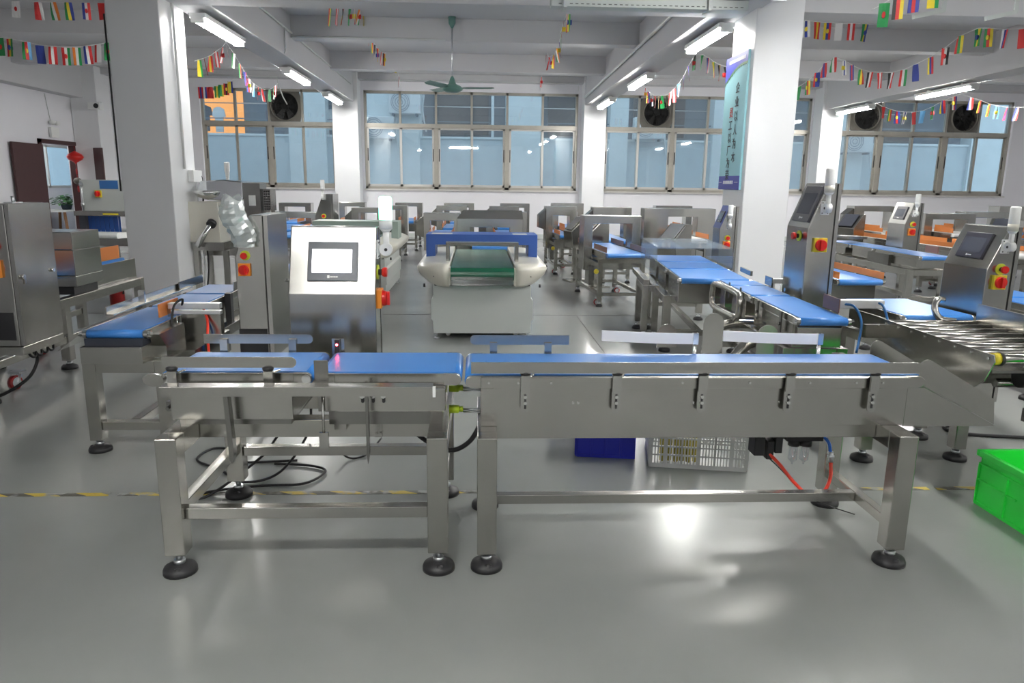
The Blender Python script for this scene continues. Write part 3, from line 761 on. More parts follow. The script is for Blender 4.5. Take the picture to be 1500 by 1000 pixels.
tag(MB().box(-7.735, -7.69, 14.2, 14.45, 1.84, 2.02).lathe([(0, -0.02), (0.05, 0), (0.06, 0.05), (0, 0.06)], (-7.69, 14.26, 2.08), 10).lathe([(0, -0.02), (0.05, 0), (0.06, 0.05), (0, 0.06)], (-7.69, 14.40, 2.08), 10).build('emergency_light', 'white_plastic'), 'white twin-head emergency light on the wall over the doorway', 'emergency light')
tag(MB().tube([(-7.74, 14.3, 2.1), (-7.74, 14.2, 2.6)], 0.006, 4).build('conduit', 'trunking'), 'thin wire up the wall above the emergency light', 'conduit')
t = thing('security_camera', 'small white security camera high on the corner pillar at left', 'security camera', (-7.2, 15.0, 2.46))
MB().box(-0.06, 0.06, 0.0, 0.049, -0.05, 0.08).build('mount', 'white_plastic', t)
MB().box(-0.13, 0.10, -0.16, 0.0, -0.06, 0.06).build('housing', 'white_plastic', t, bevel=0.01)
MB().cyl((0.03, -0.17, 0), (0.03, -0.15, 0), 0.045, 14).build('lens', 'black_plastic', t)

# joints in the epoxy floor
struct(MB().box(XL, XR, 6.27, 6.282, 0.0, 0.0012).build('trim_1', 'joint'))
struct(MB().box(0.86, 0.868, 4.0, 6.27, 0.0, 0.0012).build('trim_2', 'joint'))
# hazard tape on the floor
for x0, x1, l in ((-2.6, -1.31, 'hazard tape strip at the far left'), (-1.28, -0.10, 'worn hazard tape strip under the left conveyor'), (-0.08, 0.06, 'short worn hazard tape strip between the two conveyors'), (1.44, 1.70, 'short hazard tape strip just left of the gap'), (1.73, 2.05, 'hazard tape strip running to the green crate')):
    o = MB().box(x0, x1, 2.515, 2.54, 0.0003, 0.0016).build('floor_tape', 'tape'); tag(o, 'yellow and black ' + l, 'floor tape')
# ------------------------------------------------------------------ machine components
ORG = Vector((0, 0, 0))
_b0 = MB.build
def _build(s, name, mats, parent=None, bevel=0.0, seg=2):
    if ORG.length: s.v = [(a-ORG.x, b-ORG.y, c-ORG.z) for a, b, c in s.v]
    return _b0(s, name, mats, parent, bevel, seg)
MB.build = _build

def leg(root, x, y, zt, s=0.055, zb=0.06, fr=0.045, mat='steel_tube', bevel=0.003, name='leg', y1=None):
    h = s/2
    o = MB().box(x-h, x+h, y-h, y+h, zb, zt).build(name, mat, root, bevel=bevel)
    f = MB()
    f.lathe([(0, 0.0), (fr, 0.0), (fr, 0.010), (fr*0.93, 0.018), (fr*0.35, 0.030), (0, 0.032)], (x, y, 0), 24)
    f.lathe([(fr*0.30, 0.012), (fr*0.20, 0.024), (0, 0.026)], (x+fr*0.1, y-fr*0.62, 0), 10)
    f.cyl((x, y, 0.028), (x, y, 0.040), 0.016, 12, mi=1).cyl((x, y, 0.040), (x, y, zb), 0.009, 10, mi=1).cyl((x, y, zb-0.008), (x, y, zb), 0.015, 6, mi=1)
    f.build('leveling_foot', ['black_rubber', 'zinc'], o)
    return o

def castor(root, x, y, z0=0.0, r=0.035, col='red_dark', d=(1, 0)):
    c = MB(); u = Vector((d[0], d[1], 0)).normalized(); n = Vector((-u.y, u.x, 0)); p = Vector((x, y, z0+r))
    c.cyl(p-n*0.012, p+n*0.012, r, 18)
    c.cyl(p-n*0.014, p+n*0.014, r*0.72, 14, mi=1)
    c.bar(p+n*0.018, p+n*0.018+u*0.02+V(0, 0, r*1.25), 0.02, 0.003, mi=2); c.bar(p-n*0.018, p-n*0.018+u*0.02+V(0, 0, r*1.25), 0.02, 0.003, mi=2)
    q = p+u*0.02+V(0, 0, r*1.2); c.box(q.x-0.03, q.x+0.03, q.y-0.03, q.y+0.03, q.z, q.z+0.012, 2)
    return c.build('castor', [col, 'zinc', 'zinc'], root)

def tri(p, d):
    d = Vector(d).normalized(); p = Vector(p); return p, d

def emergency_stop(par, p, d, k=1.0):
    p, d = tri(p, d); m = MB()
    m.cyl(p, p+d*0.004*k, 0.026*k, 20, mi=0).cyl(p+d*0.004*k, p+d*0.016*k, 0.011*k, 12, mi=2)
    m.cyl(p+d*0.016*k, p+d*0.024*k, 0.013*k, 16, 0.018*k, mi=1).cyl(p+d*0.024*k, p+d*0.034*k, 0.018*k, 16, 0.0165*k, mi=1)
    return m.build('emergency_stop', ['lime_yellow', 'red_plastic', 'black_plastic'], par)

def rotary_switch(par, p, d, k=1.0, plate='orange_switch'):
    p, d = tri(p, d); up = V(0, 0, 1); s = d.cross(up).normalized(); m = MB()
    def pl(w, h, a, b, mi): m.prism([p+d*a+s*(x*w/2)+up*(z*h/2) for x, z in ((-1,-1),(1,-1),(1,1),(-1,1))], d*(b-a), mi)
    pl(0.062*k, 0.066*k, 0, 0.016*k, 0)
    m.cyl(p+d*0.016*k, p+d*0.030*k, 0.028*k, 22, 0.026*k, mi=1)
    m.prism([p+d*0.030*k+s*(x*0.008*k)+up*(z*0.024*k) for x, z in ((-1,-1),(1,-1),(1,1),(-1,1))], d*0.012*k, 1)
    return m.build('rotary_switch', [plate, 'red_plastic'], par, bevel=0.0012)

def signal_light(par, p, d, lit=None, k=1.0, cream=False):
    """wall plate at p facing d, knuckle, column and a lamp above"""
    p, d = tri(p, d); s = d.cross(V(0, 0, 1)).normalized(); m = MB()
    m.prism([p+s*(x*0.020*k)+V(0, 0, z*0.032*k) for x, z in ((-1,-1),(1,-1),(1,1),(-1,1))], d*0.006)
    for x in (-1, 1):
        for z in (-1, 1): q = p+s*(x*0.013*k)+V(0, 0, z*0.024*k); m.cyl(q+d*0.006, q+d*0.008, 0.003, 6, mi=2)
    c = p + d*0.032*k
    m.cyl(p+d*0.006, c, 0.014*k, 12)
    m.cyl(c-s*0.014*k, c+s*0.014*k, 0.022*k, 18).cyl(c-s*0.016*k, c+s*0.016*k, 0.006*k, 8, mi=2)
    m.cyl(c, c+V(0, 0, 0.060*k), 0.011*k, 12)
    m.cyl(c+V(0, 0, 0.060*k), c+V(0, 0, 0.072*k), 0.012*k, 14, 0.022*k).cyl(c+V(0, 0, 0.072*k), c+V(0, 0, 0.104*k), 0.023*k, 18, mi=1)
    o = m.build('signal_light', ['white_plastic', 'cream_plastic' if cream else 'white_plastic', 'black_plastic'], par)
    MB().lathe([(0.0225*k, 0.104*k), (0.0225*k, 0.176*k), (0.019*k, 0.182*k), (0, 0.183*k)], c, 18).build('lamp_lens', lit or 'white_plastic', o)
    return o

def cabinet(root, x0, x1, yf, yb, zb, zbend, zt, inset, lit=None, on=False, panel=None, k=1.0, est=None, rot_=None, sig=True, kx=0.0, scr=(0.27, 0.82, 0.18, 0.76), cream=False, sz=None, name='control_cabinet', knobface='x+', cover=None, front_stop=None):
    m = MB()
    m.prism([(x0, yf, zb), (x0, yf, zbend), (x0, yf+inset, zt), (x0, yb, zt), (x0, yb, zb)], (x1-x0, 0, 0))
    cab = m.build(name, 'steel_v', root, bevel=0.004)
    MB().box(x0+0.004, x1-0.004, yb, yb+0.004, zb+0.01, zt-0.006, 0).box(x0-0.002, x1+0.002, yb+0.004, yb+0.022, zb+0.005, zt-0.002, 1).build('door', ['black_rubber', 'steel_v'], cab)
    MB().cyl((x0+0.04, yb+0.022, zb+(zt-zb)*0.5), (x0+0.04, yb+0.034, zb+(zt-zb)*0.5), 0.009, 12).build('lock', 'chrome', cab)
    dz = zt-zbend; L = math.hypot(inset, dz); sd = V(0, inset/L, dz/L); nn = V(0, -dz/L, inset/L); O = V(0, yf, zbend)
    def plate(u0, u1, s0, s1, off, th, nm, mat, bev=0.0015):
        xa, xb = x0+(x1-x0)*u0, x0+(x1-x0)*u1
        pts = [O+V(x, 0, 0)+sd*(L*s)+nn*off for x, s in ((xa, s0), (xb, s0), (xb, s1), (xa, s1))]
        return MB().prism(pts, nn*th).build(nm, mat, cab, bevel=bev)
    if panel: plate(0.0, 1.0, 0.0, 1.0, 0.0003, 0.001, 'front_panel', panel)
    u0, u1, s0, s1 = scr
    plate(u0, u1, s0, s1, 0, 0.009, 'screen_bezel', 'bezel' if on else 'bezel_dark')
    du, ds = u1-u0, s1-s0
    plate(u0+du*0.09, u1-du*0.12, s0+ds*0.21, s1-ds*0.20, 0.009, 0.0007, 'touch_screen', 'screen_on' if on else 'screen_off', 0)
    if on or k >= 0.9:
        m = MB()
        def q(a, b, w, h):
            xa = x0+(x1-x0)*(u0+du*a); m.prism([O+V(x, 0, 0)+sd*(L*s)+nn*0.0092 for x, s in ((xa, s0+ds*b), (xa+w, s0+ds*b), (xa+w, s0+ds*(b+h)), (xa, s0+ds*(b+h)))], nn*0.0004)
        q(0.40, 0.07, 0.008, 0.07)
        for i in range(7): q(0.46+i*0.022, 0.085, 0.0026, 0.035)
        m.build('maker_mark', 'white_plastic', cab)
    X = x1 + 0.0
    ez, rz_ = est if est else zbend+0.07*k*1.0, rot_ if rot_ else zbend-0.02
    ym = (yf+yb)/2 + kx
    if front_stop: emergency_stop(cab, (x0+(x1-x0)*front_stop[0], yf, front_stop[1]), (0, -1, 0), k)
    else: emergency_stop(cab, (X, ym+0.005, ez), (1, 0, 0), k)
    rotary_switch(cab, (X, ym, rz_), (1, 0, 0), k, 'orange_switch' if not cream else 'yellow')
    if sig: signal_light(cab, (X, ym+0.01, sz if sz else zt-0.09*k), (1, 0, 0), lit, k, cream)
    return cab

def belt_unit(root, x0, x1, y0, y1, zt, r=0.017, belt='belt_blue', side=True, plates=True, rollers=0.0, body=None, bmat='steel', guides=None, gz=0.05):
    """one conveyor deck along local X; body=(z0, inset) adds the sheet-metal box below"""
    o = MB().prism([(x, y0, z) for x, z in stadium(x0, x1, zt, r)], (0, y1-y0, 0), sm=False).build('conveyor_belt', belt, root)
    for p in o.data.polygons:
        if len(p.vertices) == 4 and abs(p.normal.x) > 0.02: p.use_smooth = True
    if side:
        for ya, yb in ((y0-0.012, y0-0.002), (y1+0.002, y1+0.012)):
            MB().box(x0+0.05, x1-0.05, ya, yb, zt-0.036, zt-0.003).build('side_rail', bmat, root, bevel=0.001)
    if plates:
        for ya, yb in ((y0-0.018, y0-0.003), (y1+0.003, y1+0.018)):
            MB().prism([(x, ya, z) for x, z in round_bar(x0+0.002, x0+0.055, zt-0.037, zt-0.002, True, False)], (0, yb-ya, 0)).build('bearing_plate', 'steel', root, bevel=0.001)
            MB().prism([(x, ya, z) for x, z in round_bar(x1-0.055, x1-0.002, zt-0.037, zt-0.002, False, True)], (0, yb-ya, 0)).build('bearing_plate', 'steel', root, bevel=0.001)
    if rollers:
        for x in (x0+r, x1-r):
            MB().cyl((x, y0-rollers, zt-r), (x, y1+rollers, zt-r), r*0.72, 14).build('roller', 'chrome', root)
    if body:
        z0, ins = body
        MB().box(x0+ins, x1-ins, y0-0.008, y1+0.008, z0, zt-0.037).build('conveyor_body', bmat, root, bevel=0.003)
    if guides:
        for y, mt in ((y0-0.006, guides), (y1+0.002, guides)):
            MB().box(x0+0.03, x1-0.01, y, y+0.006, zt+0.004, zt+gz).build('guide_board', mt, root, bevel=0.002)
    return o

def frame(root, x0, x1, y0, y1, zt, s=0.045, low=0.16, lowy=True, zb=0.06, fr=0.04, mid=()):
    """rectangular tube frame with four legs"""
    h = s/2
    for x in (x0, x1) + tuple(mid):
        for y in (y0, y1): leg(root, x, y, zt, s, zb, fr, bevel=0.002)
    m = MB()
    for y in (y0, y1): m.box(x0+h, x1-h, y-h, y+h, zt-s, zt-0.001)
    for x in (x0, x1): m.box(x-h, x+h, y0+h, y1-h, zt-s, zt-0.001)
    m.build('top_frame', 'steel_tube', root, bevel=0.002)
    m = MB(); t = s*0.7
    for x in (x0, x1): m.box(x-t/2, x+t/2, y0+h, y1-h, low-t, low)
    m.box(x0+h, x1-h, (y0+y1)/2-t/2, (y0+y1)/2+t/2, low-t, low)
    m.build('cross_bar', 'steel_tube', root, bevel=0.002)

def guide_bracket(root, x, y, zt, d=-1, zl=0.455, w=0.026, rail_y=None):
    """slotted angle bracket with a black clamp knob"""
    m = MB(); y1 = y + d*0.003
    pts = [(x-w/2, y1, zt), (x+w/2, y1, zt)] + [(x + w/2*math.cos(a), y1, zl + w/2 - w/2*math.sin(a)) for a in [math.pi*k/8 for k in range(9)]]
    m.prism(pts, (0, d*0.004, 0))
    m.box(x-w/2, x+w/2, y1+d*0.012 if d < 0 else y1, y1 if d < 0 else y1+0.012, zt-0.048, zt, 0)
    m.box(x-0.003, x+0.003, y1+d*0.0035, y1+d*0.0055, zl+0.014, zl+0.058, 1)
    for z in (zl+0.032, zl+0.050): m.cyl((x, y1+d*0.004, z), (x, y1+d*0.011, z), 0.0052, 6, mi=2)
    o = m.build('guide_bracket', ['steel_v', 'black_plastic', 'chrome'], root)
    k = MB()
    k.lathe([(0, 0.0), (0.013, 0.0), (0.016, 0.004), (0.016, 0.010), (0.010, 0.014), (0, 0.014)], (x, y+d*0.008, zt+0.001), 14)
    k.cyl((x, y+d*0.008, zt+0.004), (x, y-d*0.028, zt+0.010), 0.0035, 8, mi=1)
    k.bar((x+0.012, y, zt-0.006), (x+0.026, y-d*0.02, zt-0.003), 0.006, 0.003, mi=1)
    k.build('clamp_knob', ['black_plastic', 'chrome'], o)

# ------------------------------------------------------------------ FRONT LEFT: checkweigher
cw = thing('checkweigher', 'front left stainless checkweigher with two blue belts and a lit white touch screen', 'checkweigher', (-0.49, 2.25, 0))
ORG = cw.location.copy()
LX = (-0.850, -0.110)
for x in LX:
    for y, zt in ((1.98, 0.41), (2.515, 0.385)):
        leg(cw, x, y, zt, 0.058, 0.062, 0.047)
m = MB()
for x in LX: m.box(x-0.029, x+0.029, 2.009, 2.486, 0.352, 0.4095)
m.box(LX[0]+0.029, LX[1]-0.029, 2.125, 2.18, 0.354, 0.408)
m.box(LX[0]+0.029, LX[1]-0.029, 2.487, 2.543, 0.33, 0.384)
m.build('top_frame', 'steel_tube', cw, bevel=0.002)
for x in LX: MB().box(x-0.017, x+0.017, 2.009, 2.486, 0.163, 0.197).build('side_bar', 'steel_tube', cw, bevel=0.002)
MB().box(LX[0]+0.03, LX[1]-0.03, 1.975, 2.008, 0.163, 0.197).build('lower_bar', 'steel', cw, bevel=0.002)
MB().box(LX[0]+0.03, LX[1]-0.03, 2.50, 2.534, 0.153, 0.187).build('lower_bar', 'steel', cw, bevel=0.002)
# infeed deck
belt_unit(cw, -0.915, -0.478, 2.118, 2.362, 0.560, 0.020)
m = MB(); m.box(-0.872, -0.528, 2.060, 2.385, 0.430, 0.522); m.build('infeed_body', 'steel', cw, bevel=0.003)
MB().box(-0.858, -0.54, 2.085, 2.375, 0.4085, 0.430).build('mounting_plate', 'steel_dark', cw)
# weighing deck
belt_unit(cw, -0.468, -0.043, 2.110, 2.360, 0.560, 0.020)
MB().box(-0.440, -0.090, 2.062, 2.385, 0.452, 0.523).build('weighing_body', 'steel', cw, bevel=0.004)
m = MB(); m.box(-0.455, -0.44, 2.058, 2.075, 0.455, 0.54); m.box(-0.317, -0.311, 2.0585, 2.062, 0.455, 0.535)
m.build('seam_strip', 'steel_dark', cw)
m = MB()
for i, x in enumerate((-0.328, -0.298, -0.268)):
    m.prism([(a, 2.0595, c) for a, c in [(x + 0.005*math.cos(t), 0.503 + 0.018*(1 if math.sin(t) > 0 else -1) + 0.005*math.sin(t)) for t in [2*math.pi*k/14 for k in range(14)]]], (0, 0.003, 0))
m.build('adjusting_slots', 'black_plastic', cw)
for x in (-0.328, -0.298, -0.268):
    MB().cyl((x, 2.060, 0.503), (x, 2.050, 0.503), 0.0075, 12).cyl((x, 2.050, 0.503), (x, 2.046, 0.503), 0.0045, 8).build('bolt', 'chrome', cw)
MB().box(-0.43, -0.10, 2.08, 2.37, 0.409, 0.452).build('load_cell_base', 'steel_dark', cw)
# front tray rail with posts
m = MB(); m.box(-0.868, -0.122, 1.985, 1.989, 0.521, 0.548).box(-0.868, -0.122, 1.989, 2.030, 0.545, 0.548)
m.build('tray_rail', 'steel', cw, bevel=0.001)
MB().box(-0.1225, -0.1145, 1.984, 1.990, 0.519, 0.549).build('rail_end_cap', 'white_plastic', cw)
MB().prism([(-0.703, 2.0, 0.521), (-0.690, 2.0, 0.521), (-0.683, 2.0, 0.345), (-0.690, 2.0, 0.318), (-0.697, 2.0, 0.33)], (0, 0.03, 0)).build('rail_support', 'steel_dark', cw, bevel=0.001)
MB().prism([(-0.312, 2.0, 0.521), (-0.304, 2.0, 0.521), (-0.304, 2.0, 0.345), (-0.309, 2.0, 0.315), (-0.312, 2.0, 0.345)], (0, 0.02, 0)).build('rail_support', 'steel_dark', cw, bevel=0.001)
m = MB(); m.box(-0.305, -0.283, 2.119, 2.124, 0.355, 0.41)
for x in (-0.299, -0.287):
    for z in (0.368, 0.40): m.cyl((x, 2.119, z), (x, 2.112, z), 0.004, 6)
m.build('bracket', 'steel', cw)
MB().box(-0.42, -0.385, 2.10, 2.124, 0.385, 0.405).build('bracket', 'steel', cw)
# rollers peeping out at the deck ends and the pale back edge strips
for x in (-0.899, -0.496, -0.450, -0.062):
    MB().cyl((x, 2.098, 0.540), (x, 2.120, 0.540), 0.013, 14).build('roller_end', 'chrome', cw)
MB().prism([(-0.926 + 0.030*math.cos(a), 2.086, 0.540 + 0.019*math.sin(a)) for a in [2*math.pi*k/18 for k in range(18)]], (0, 0.012, 0)).build('end_bumper', 'steel', cw)
MB().cyl((-0.434, 2.02, 0.36), (-0.434, 2.02, 0.52), 0.004, 8).box(-0.447, -0.421, 2.015, 2.025, 0.36, 0.405).build('tray_post', 'steel_v', cw)
# guide rails and brackets
MB().prism([(x, 2.060, z) for x, z in round_bar(-0.887, -0.512, 0.584, 0.615, False, True)], (0, 0.0025, 0)).build('guide_rail', 'steel', cw)
MB().prism([(x, 2.385, z) for x, z in round_bar(-0.885, -0.535, 0.584, 0.615, False, True)], (0, 0.0025, 0)).build('guide_rail', 'steel', cw)
for x in (-0.860, -0.592): guide_bracket(cw, x, 2.07, 0.574, -1, 0.475)
for x in (-0.82, -0.60):
    MB().box(x-0.012, x+0.012, 2.375, 2.392, 0.50, 0.60).build('guide_bracket', 'steel_v', cw)
# sensor pair
MB().box(-0.462, -0.422, 2.055, 2.058, 0.548, 0.607).box(-0.462, -0.422, 2.03, 2.055, 0.545, 0.548).build('sensor_reflector', 'steel_dark', cw, bevel=0.001)
s = MB().box(-0.464, -0.448, 2.372, 2.390, 0.555, 0.600).build('photo_sensor', 'black_plastic', cw, bevel=0.002)
MB().cyl((-0.456, 2.3725, 0.583), (-0.456, 2.3705, 0.583), 0.0035, 12).build('red_light', 'red_led', s)
MB().box(-0.475, -0.435, 2.390, 2.393, 0.50, 0.60).build('sensor_bracket', 'steel_v', cw)
# control cabinet
cabinet(cw, -0.652, -0.352, 2.56, 2.68, 0.33, 0.722, 0.950, 0.085, lit='green_lamp', on=True, k=1.0, est=0.792, rot_=0.700, sz=0.872, scr=(0.215, 0.790, 0.185, 0.760))
MB().box(-0.60, -0.40, 2.53, 2.60, 0.34, 0.384).build('cabinet_bracket', 'steel_tube', cw)
m = MB(); m.box(-0.308, -0.262, 0, 0.001, 0, 0.001)
# connectors towards the next machine
for z, l in ((0.486, 'upper'), (0.418, 'lower')):
    c = MB(); c.cyl((-0.085, 2.20, z), (-0.055, 2.20, z), 0.013, 12).cyl((-0.055, 2.20, z), (-0.042, 2.20, z), 0.009, 10)
    o = c.build('connector', 'lime_conn', cw)
    MB().cyl((-0.042, 2.20, z), (0.03, 2.20, z-0.004), 0.004, 8).cyl((-0.042, 2.205, z-0.010), (0.03, 2.205, z-0.012), 0.003, 8).build('rod', 'zinc', o)
MB().box(-0.905, -0.872, 2.11, 2.13, 0.44, 0.47).cyl((-0.895, 2.11, 0.455), (-0.895, 2.09, 0.455), 0.005, 8).build('clamp', 'steel_dark', cw)
ORG = Vector((0, 0, 0))

# ------------------------------------------------------------------ FRONT RIGHT: conveyor with flippers and chute
rc = thing('sorting_conveyor', 'long front right stainless conveyor with narrow blue belt, guide rails and end chute', 'conveyor', (0.64, 2.2, 0))
ORG = rc.location.copy()
RX = (0.030, 1.243)
for x in RX:
    for y, zt in ((1.985, 0.407), (2.405, 0.385)): leg(rc, x, y, zt, 0.056, 0.052, 0.047)
m = MB()
for x in RX: m.box(x-0.028, x+0.028, 2.013, 2.377, 0.352, 0.4065)
m.box(RX[0]+0.028, RX[1]-0.028, 2.088, 2.14, 0.360, 0.4065)
m.box(RX[0]+0.028, RX[1]-0.028, 2.36, 2.41, 0.345, 0.385)
m.build('top_frame', 'steel', rc, bevel=0.002)
for x in RX: MB().box(x-0.015, x+0.015, 2.013, 2.378, 0.106, 0.137).build('side_bar', 'steel_tube', rc, bevel=0.002)
MB().box(RX[0]+0.015, RX[1]-0.015, 2.185, 2.215, 0.106, 0.137).build('lower_bar', 'steel', rc, bevel=0.002)
belt_unit(rc, -0.035, 1.335, 2.080, 2.350, 0.560, 0.020)
m = MB(); m.box(0.012, 1.285, 2.066, 2.07, 0.4065, 0.522); m.box(0.012, 1.285, 2.362, 2.366, 0.4065, 0.545); m.box(0.012, 0.016, 2.07, 2.362, 0.4065, 0.522)
m.box(0.016, 1.281, 2.07, 2.362, 0.4066, 0.41)
m.build('side_panel', 'steel', rc, bevel=0.001)
m = MB(); m.box(0.012, 1.285, 2.055, 2.066, 0.523, 0.557); m.build('edge_rail', 'steel', rc, bevel=0.002)
m = MB()
for x in (0.035, 0.12, 0.215, 0.40, 0.60, 0.80, 0.98, 1.12, 1.20): m.cyl((x, 2.056, 0.541), (x, 2.052, 0.541), 0.0035, 8)
for x in (0.282, 0.297, 0.64, 0.655, 0.90, 0.915): m.cyl((x, 2.067, 0.478), (x, 2.061, 0.478), 0.004, 8)
m.build('screws', 'chrome', rc)
MB().prism([(x, 2.030, z) for x, z in round_bar(-0.016, 1.302, 0.575, 0.608, False, True)], (0, 0.003, 0)).build('guide_rail', 'steel', rc)
for x in (0.140, 0.405, 0.657, 0.915, 1.168): guide_bracket(rc, x, 2.052, 0.566, -1, 0.452)
MB().prism([(x, 2.375, z) for x, z in round_bar(-0.022, 0.305, 0.584, 0.616, True, False)], (0, 0.003, 0)).build('guide_rail', 'steel', rc)
for x in (0.055, 0.235):
    MB().box(x-0.012, x+0.012, 2.367, 2.374, 0.50, 0.592).build('guide_bracket', 'steel_v', rc)
# flippers
def flipper(x0, x1):
    m = MB(); n = 10
    a = [(x0+(x1-x0)*i/n, 2.44 - 0.05*math.sin(math.pi*0.5*i/n)) for i in range(n+1)]
    m.prism([(x, y, 0.584) for x, y in a] + [(x, y+0.006, 0.584) for x, y in reversed(a)], (0, 0, 0.036))
    o = m.build('flipper_paddle', 'white_strip', rc)
    MB().cyl((x1+0.004, 2.393, 0.40), (x1+0.004, 2.393, 0.622), 0.0065, 12).box(x1-0.004, x1+0.014, 2.385, 2.40, 0.584, 0.622).build('pivot_post', 'chrome', o)
    MB().box(x1-0.025, x1+0.035, 2.37, 2.43, 0.38, 0.42).cyl((x1-0.02, 2.41, 0.42), (x1-0.02, 2.41, 0.50), 0.012, 10).build('pivot_mount', 'steel_dark', o)
flipper(0.425, 0.728); flipper(0.845, 1.155)
# end chute
def chute_plate(y):
    m = MB()
    pts = [(1.318, y, 0.548)] + [(1.340 + 0.022*math.cos(t), y, 0.585 + 0.022*math.sin(t)) for t in (math.radians(180), math.radians(150), math.radians(120), math.radians(90), math.radians(60))] + [(1.562, y, 0.484), (1.572, y, 0.405), (1.318, y, 0.540)]
    return m.prism(pts, (0, 0.003, 0)).build('chute_side', 'steel', rc)
chute_plate(2.072); chute_plate(2.352)
for y in (2.066, 2.362): MB().prism([(1.285, y, 0.4065), (1.285, y, 0.522), (1.335, y, 0.522), (1.572, y, 0.402), (1.285, y, 0.402)], (0, 0.004, 0)).build('chute_support', 'steel', rc)
MB().prism([(1.335, 2.074, 0.530), (1.572, 2.074, 0.404), (1.572, 2.074, 0.401), (1.335, 2.074, 0.527)], (0, 0.278, 0)).build('chute_slide', 'steel', rc)
# pneumatics under the frame
p = MB(); p.box(0.90, 1.09, 2.33, 2.37, 0.285, 0.345)
p.box(0.93, 0.965, 2.30, 2.36, 0.22, 0.30).box(0.975, 1.0, 2.305, 2.36, 0.205, 0.27).box(1.005, 1.03, 2.31, 2.36, 0.225, 0.30).build('valve_block', 'black_plastic', rc, bevel=0.003)
p = MB(); p.box(1.05, 1.175, 2.325, 2.375, 0.262, 0.30); p.cyl((1.085, 2.35, 0.24), (1.085, 2.35, 0.264), 0.020, 14).cyl((1.125, 2.35, 0.24), (1.125, 2.35, 0.264), 0.022, 14).box(1.0, 1.05, 2.335, 2.36, 0.268, 0.285)
o = p.build('air_regulator', 'black_plastic', rc)
for x in (1.085, 1.125): MB().lathe([(0.015, 0.24), (0.015, 0.19), (0.008, 0.183), (0.003, 0.178), (0.003, 0.172), (0, 0.172)], (x, 2.35, 0), 14).build('filter_bowl', 'perspex', o)
MB().tube(bez([(1.165, 2.35, 0.275), (1.185, 2.345, 0.27), (1.203, 2.34, 0.25), (1.21, 2.335, 0.215)]), 0.0055, 8).build('air_hose', 'clear_blue_hose', rc)
MB().cyl((1.21, 2.335, 0.222), (1.213, 2.333, 0.185), 0.009, 10).cyl((1.211, 2.334, 0.208), (1.2115, 2.334, 0.20), 0.012, 6).build('hose_coupling', 'zinc', rc)
MB().tube(bez([(1.213, 2.333, 0.186), (1.205, 2.31, 0.135), (1.17, 2.28, 0.097), (1.12, 2.27, 0.09), (1.07, 2.28, 0.13), (1.02, 2.30, 0.19), (0.985, 2.31, 0.225)]), 0.0062, 8).build('air_hose', 'red_hose', rc)
MB().tube(bez([(0.985, 2.32, 0.21), (1.06, 2.33, 0.14), (1.14, 2.34, 0.06), (1.22, 2.35, 0.02), (1.30, 2.30, 0.006)]), 0.0022, 5).build('thin_wire', 'cable_black', rc)
MB().box(0.88, 1.20, 2.32, 2.385, 0.340, 0.3455).build('mounting_plate', 'steel_tube', rc)
ORG = Vector((0, 0, 0))

def cable(pts, r, label, mat='cable_black', name='cable'):
    return tag(MB().tube(bez(pts, 7), r, 7).build(name, mat), label, 'cable')
# cables on the floor
cable([(-0.60, 2.60, 0.36), (-0.62, 2.62, 0.20), (-0.74, 2.66, 0.03), (-0.86, 2.62, 0.006), (-1.0, 2.75, 0.006), (-1.12, 2.85, 0.006), (-1.10, 2.98, 0.006), (-0.99, 2.95, 0.006), (-1.03, 2.84, 0.006), (-0.9, 2.82, 0.006), (-0.72, 2.84, 0.006)], 0.005, 'black cable with a small loop behind the left conveyor')
cable([(-0.72, 2.57, 0.20), (-0.80, 2.62, 0.10), (-0.95, 2.50, 0.007), (-1.04, 2.44, 0.007), (-0.96, 2.53, 0.007), (-0.80, 2.58, 0.007), (-0.64, 2.60, 0.007), (-0.585, 2.72, 0.007), (-0.66, 2.78, 0.007), (-0.80, 2.80, 0.007)], 0.005, 'black cable curling around the rear left leg of the front left machine')
cable([(-0.62, 2.3, 0.40), (-0.60, 2.32, 0.345), (-0.53, 2.33, 0.325), (-0.46, 2.32, 0.345), (-0.44, 2.3, 0.40)], 0.008, 'black cable sagging under the left machine frame')
cable([(-0.58, 2.9, 0.05), (-0.52, 2.86, 0.008), (-0.45, 2.9, 0.008), (-0.40, 2.98, 0.05)], 0.004, 'thin black cable on the floor behind the lit cabinet')
cable([(-0.26, 2.45, 0.36), (-0.24, 2.36, 0.325), (-0.15, 2.26, 0.285), (-0.08, 2.24, 0.268), (-0.02, 2.24, 0.30), (0.02, 2.24, 0.37), (0.05, 2.24, 0.395)], 0.008, 'thick black cable linking the two front conveyors')
cable([(-0.25, 2.43, 0.35), (-0.20, 2.33, 0.33), (-0.14, 2.25, 0.31)], 0.006, 'short black cable beside the thick linking cable')
cable([(2.45, 3.5, 0.01), (2.35, 3.3, 0.008), (2.20, 3.22, 0.008), (2.25, 3.12, 0.008), (2.6, 3.05, 0.008)], 0.008, 'black cable loop on the floor at the right edge')

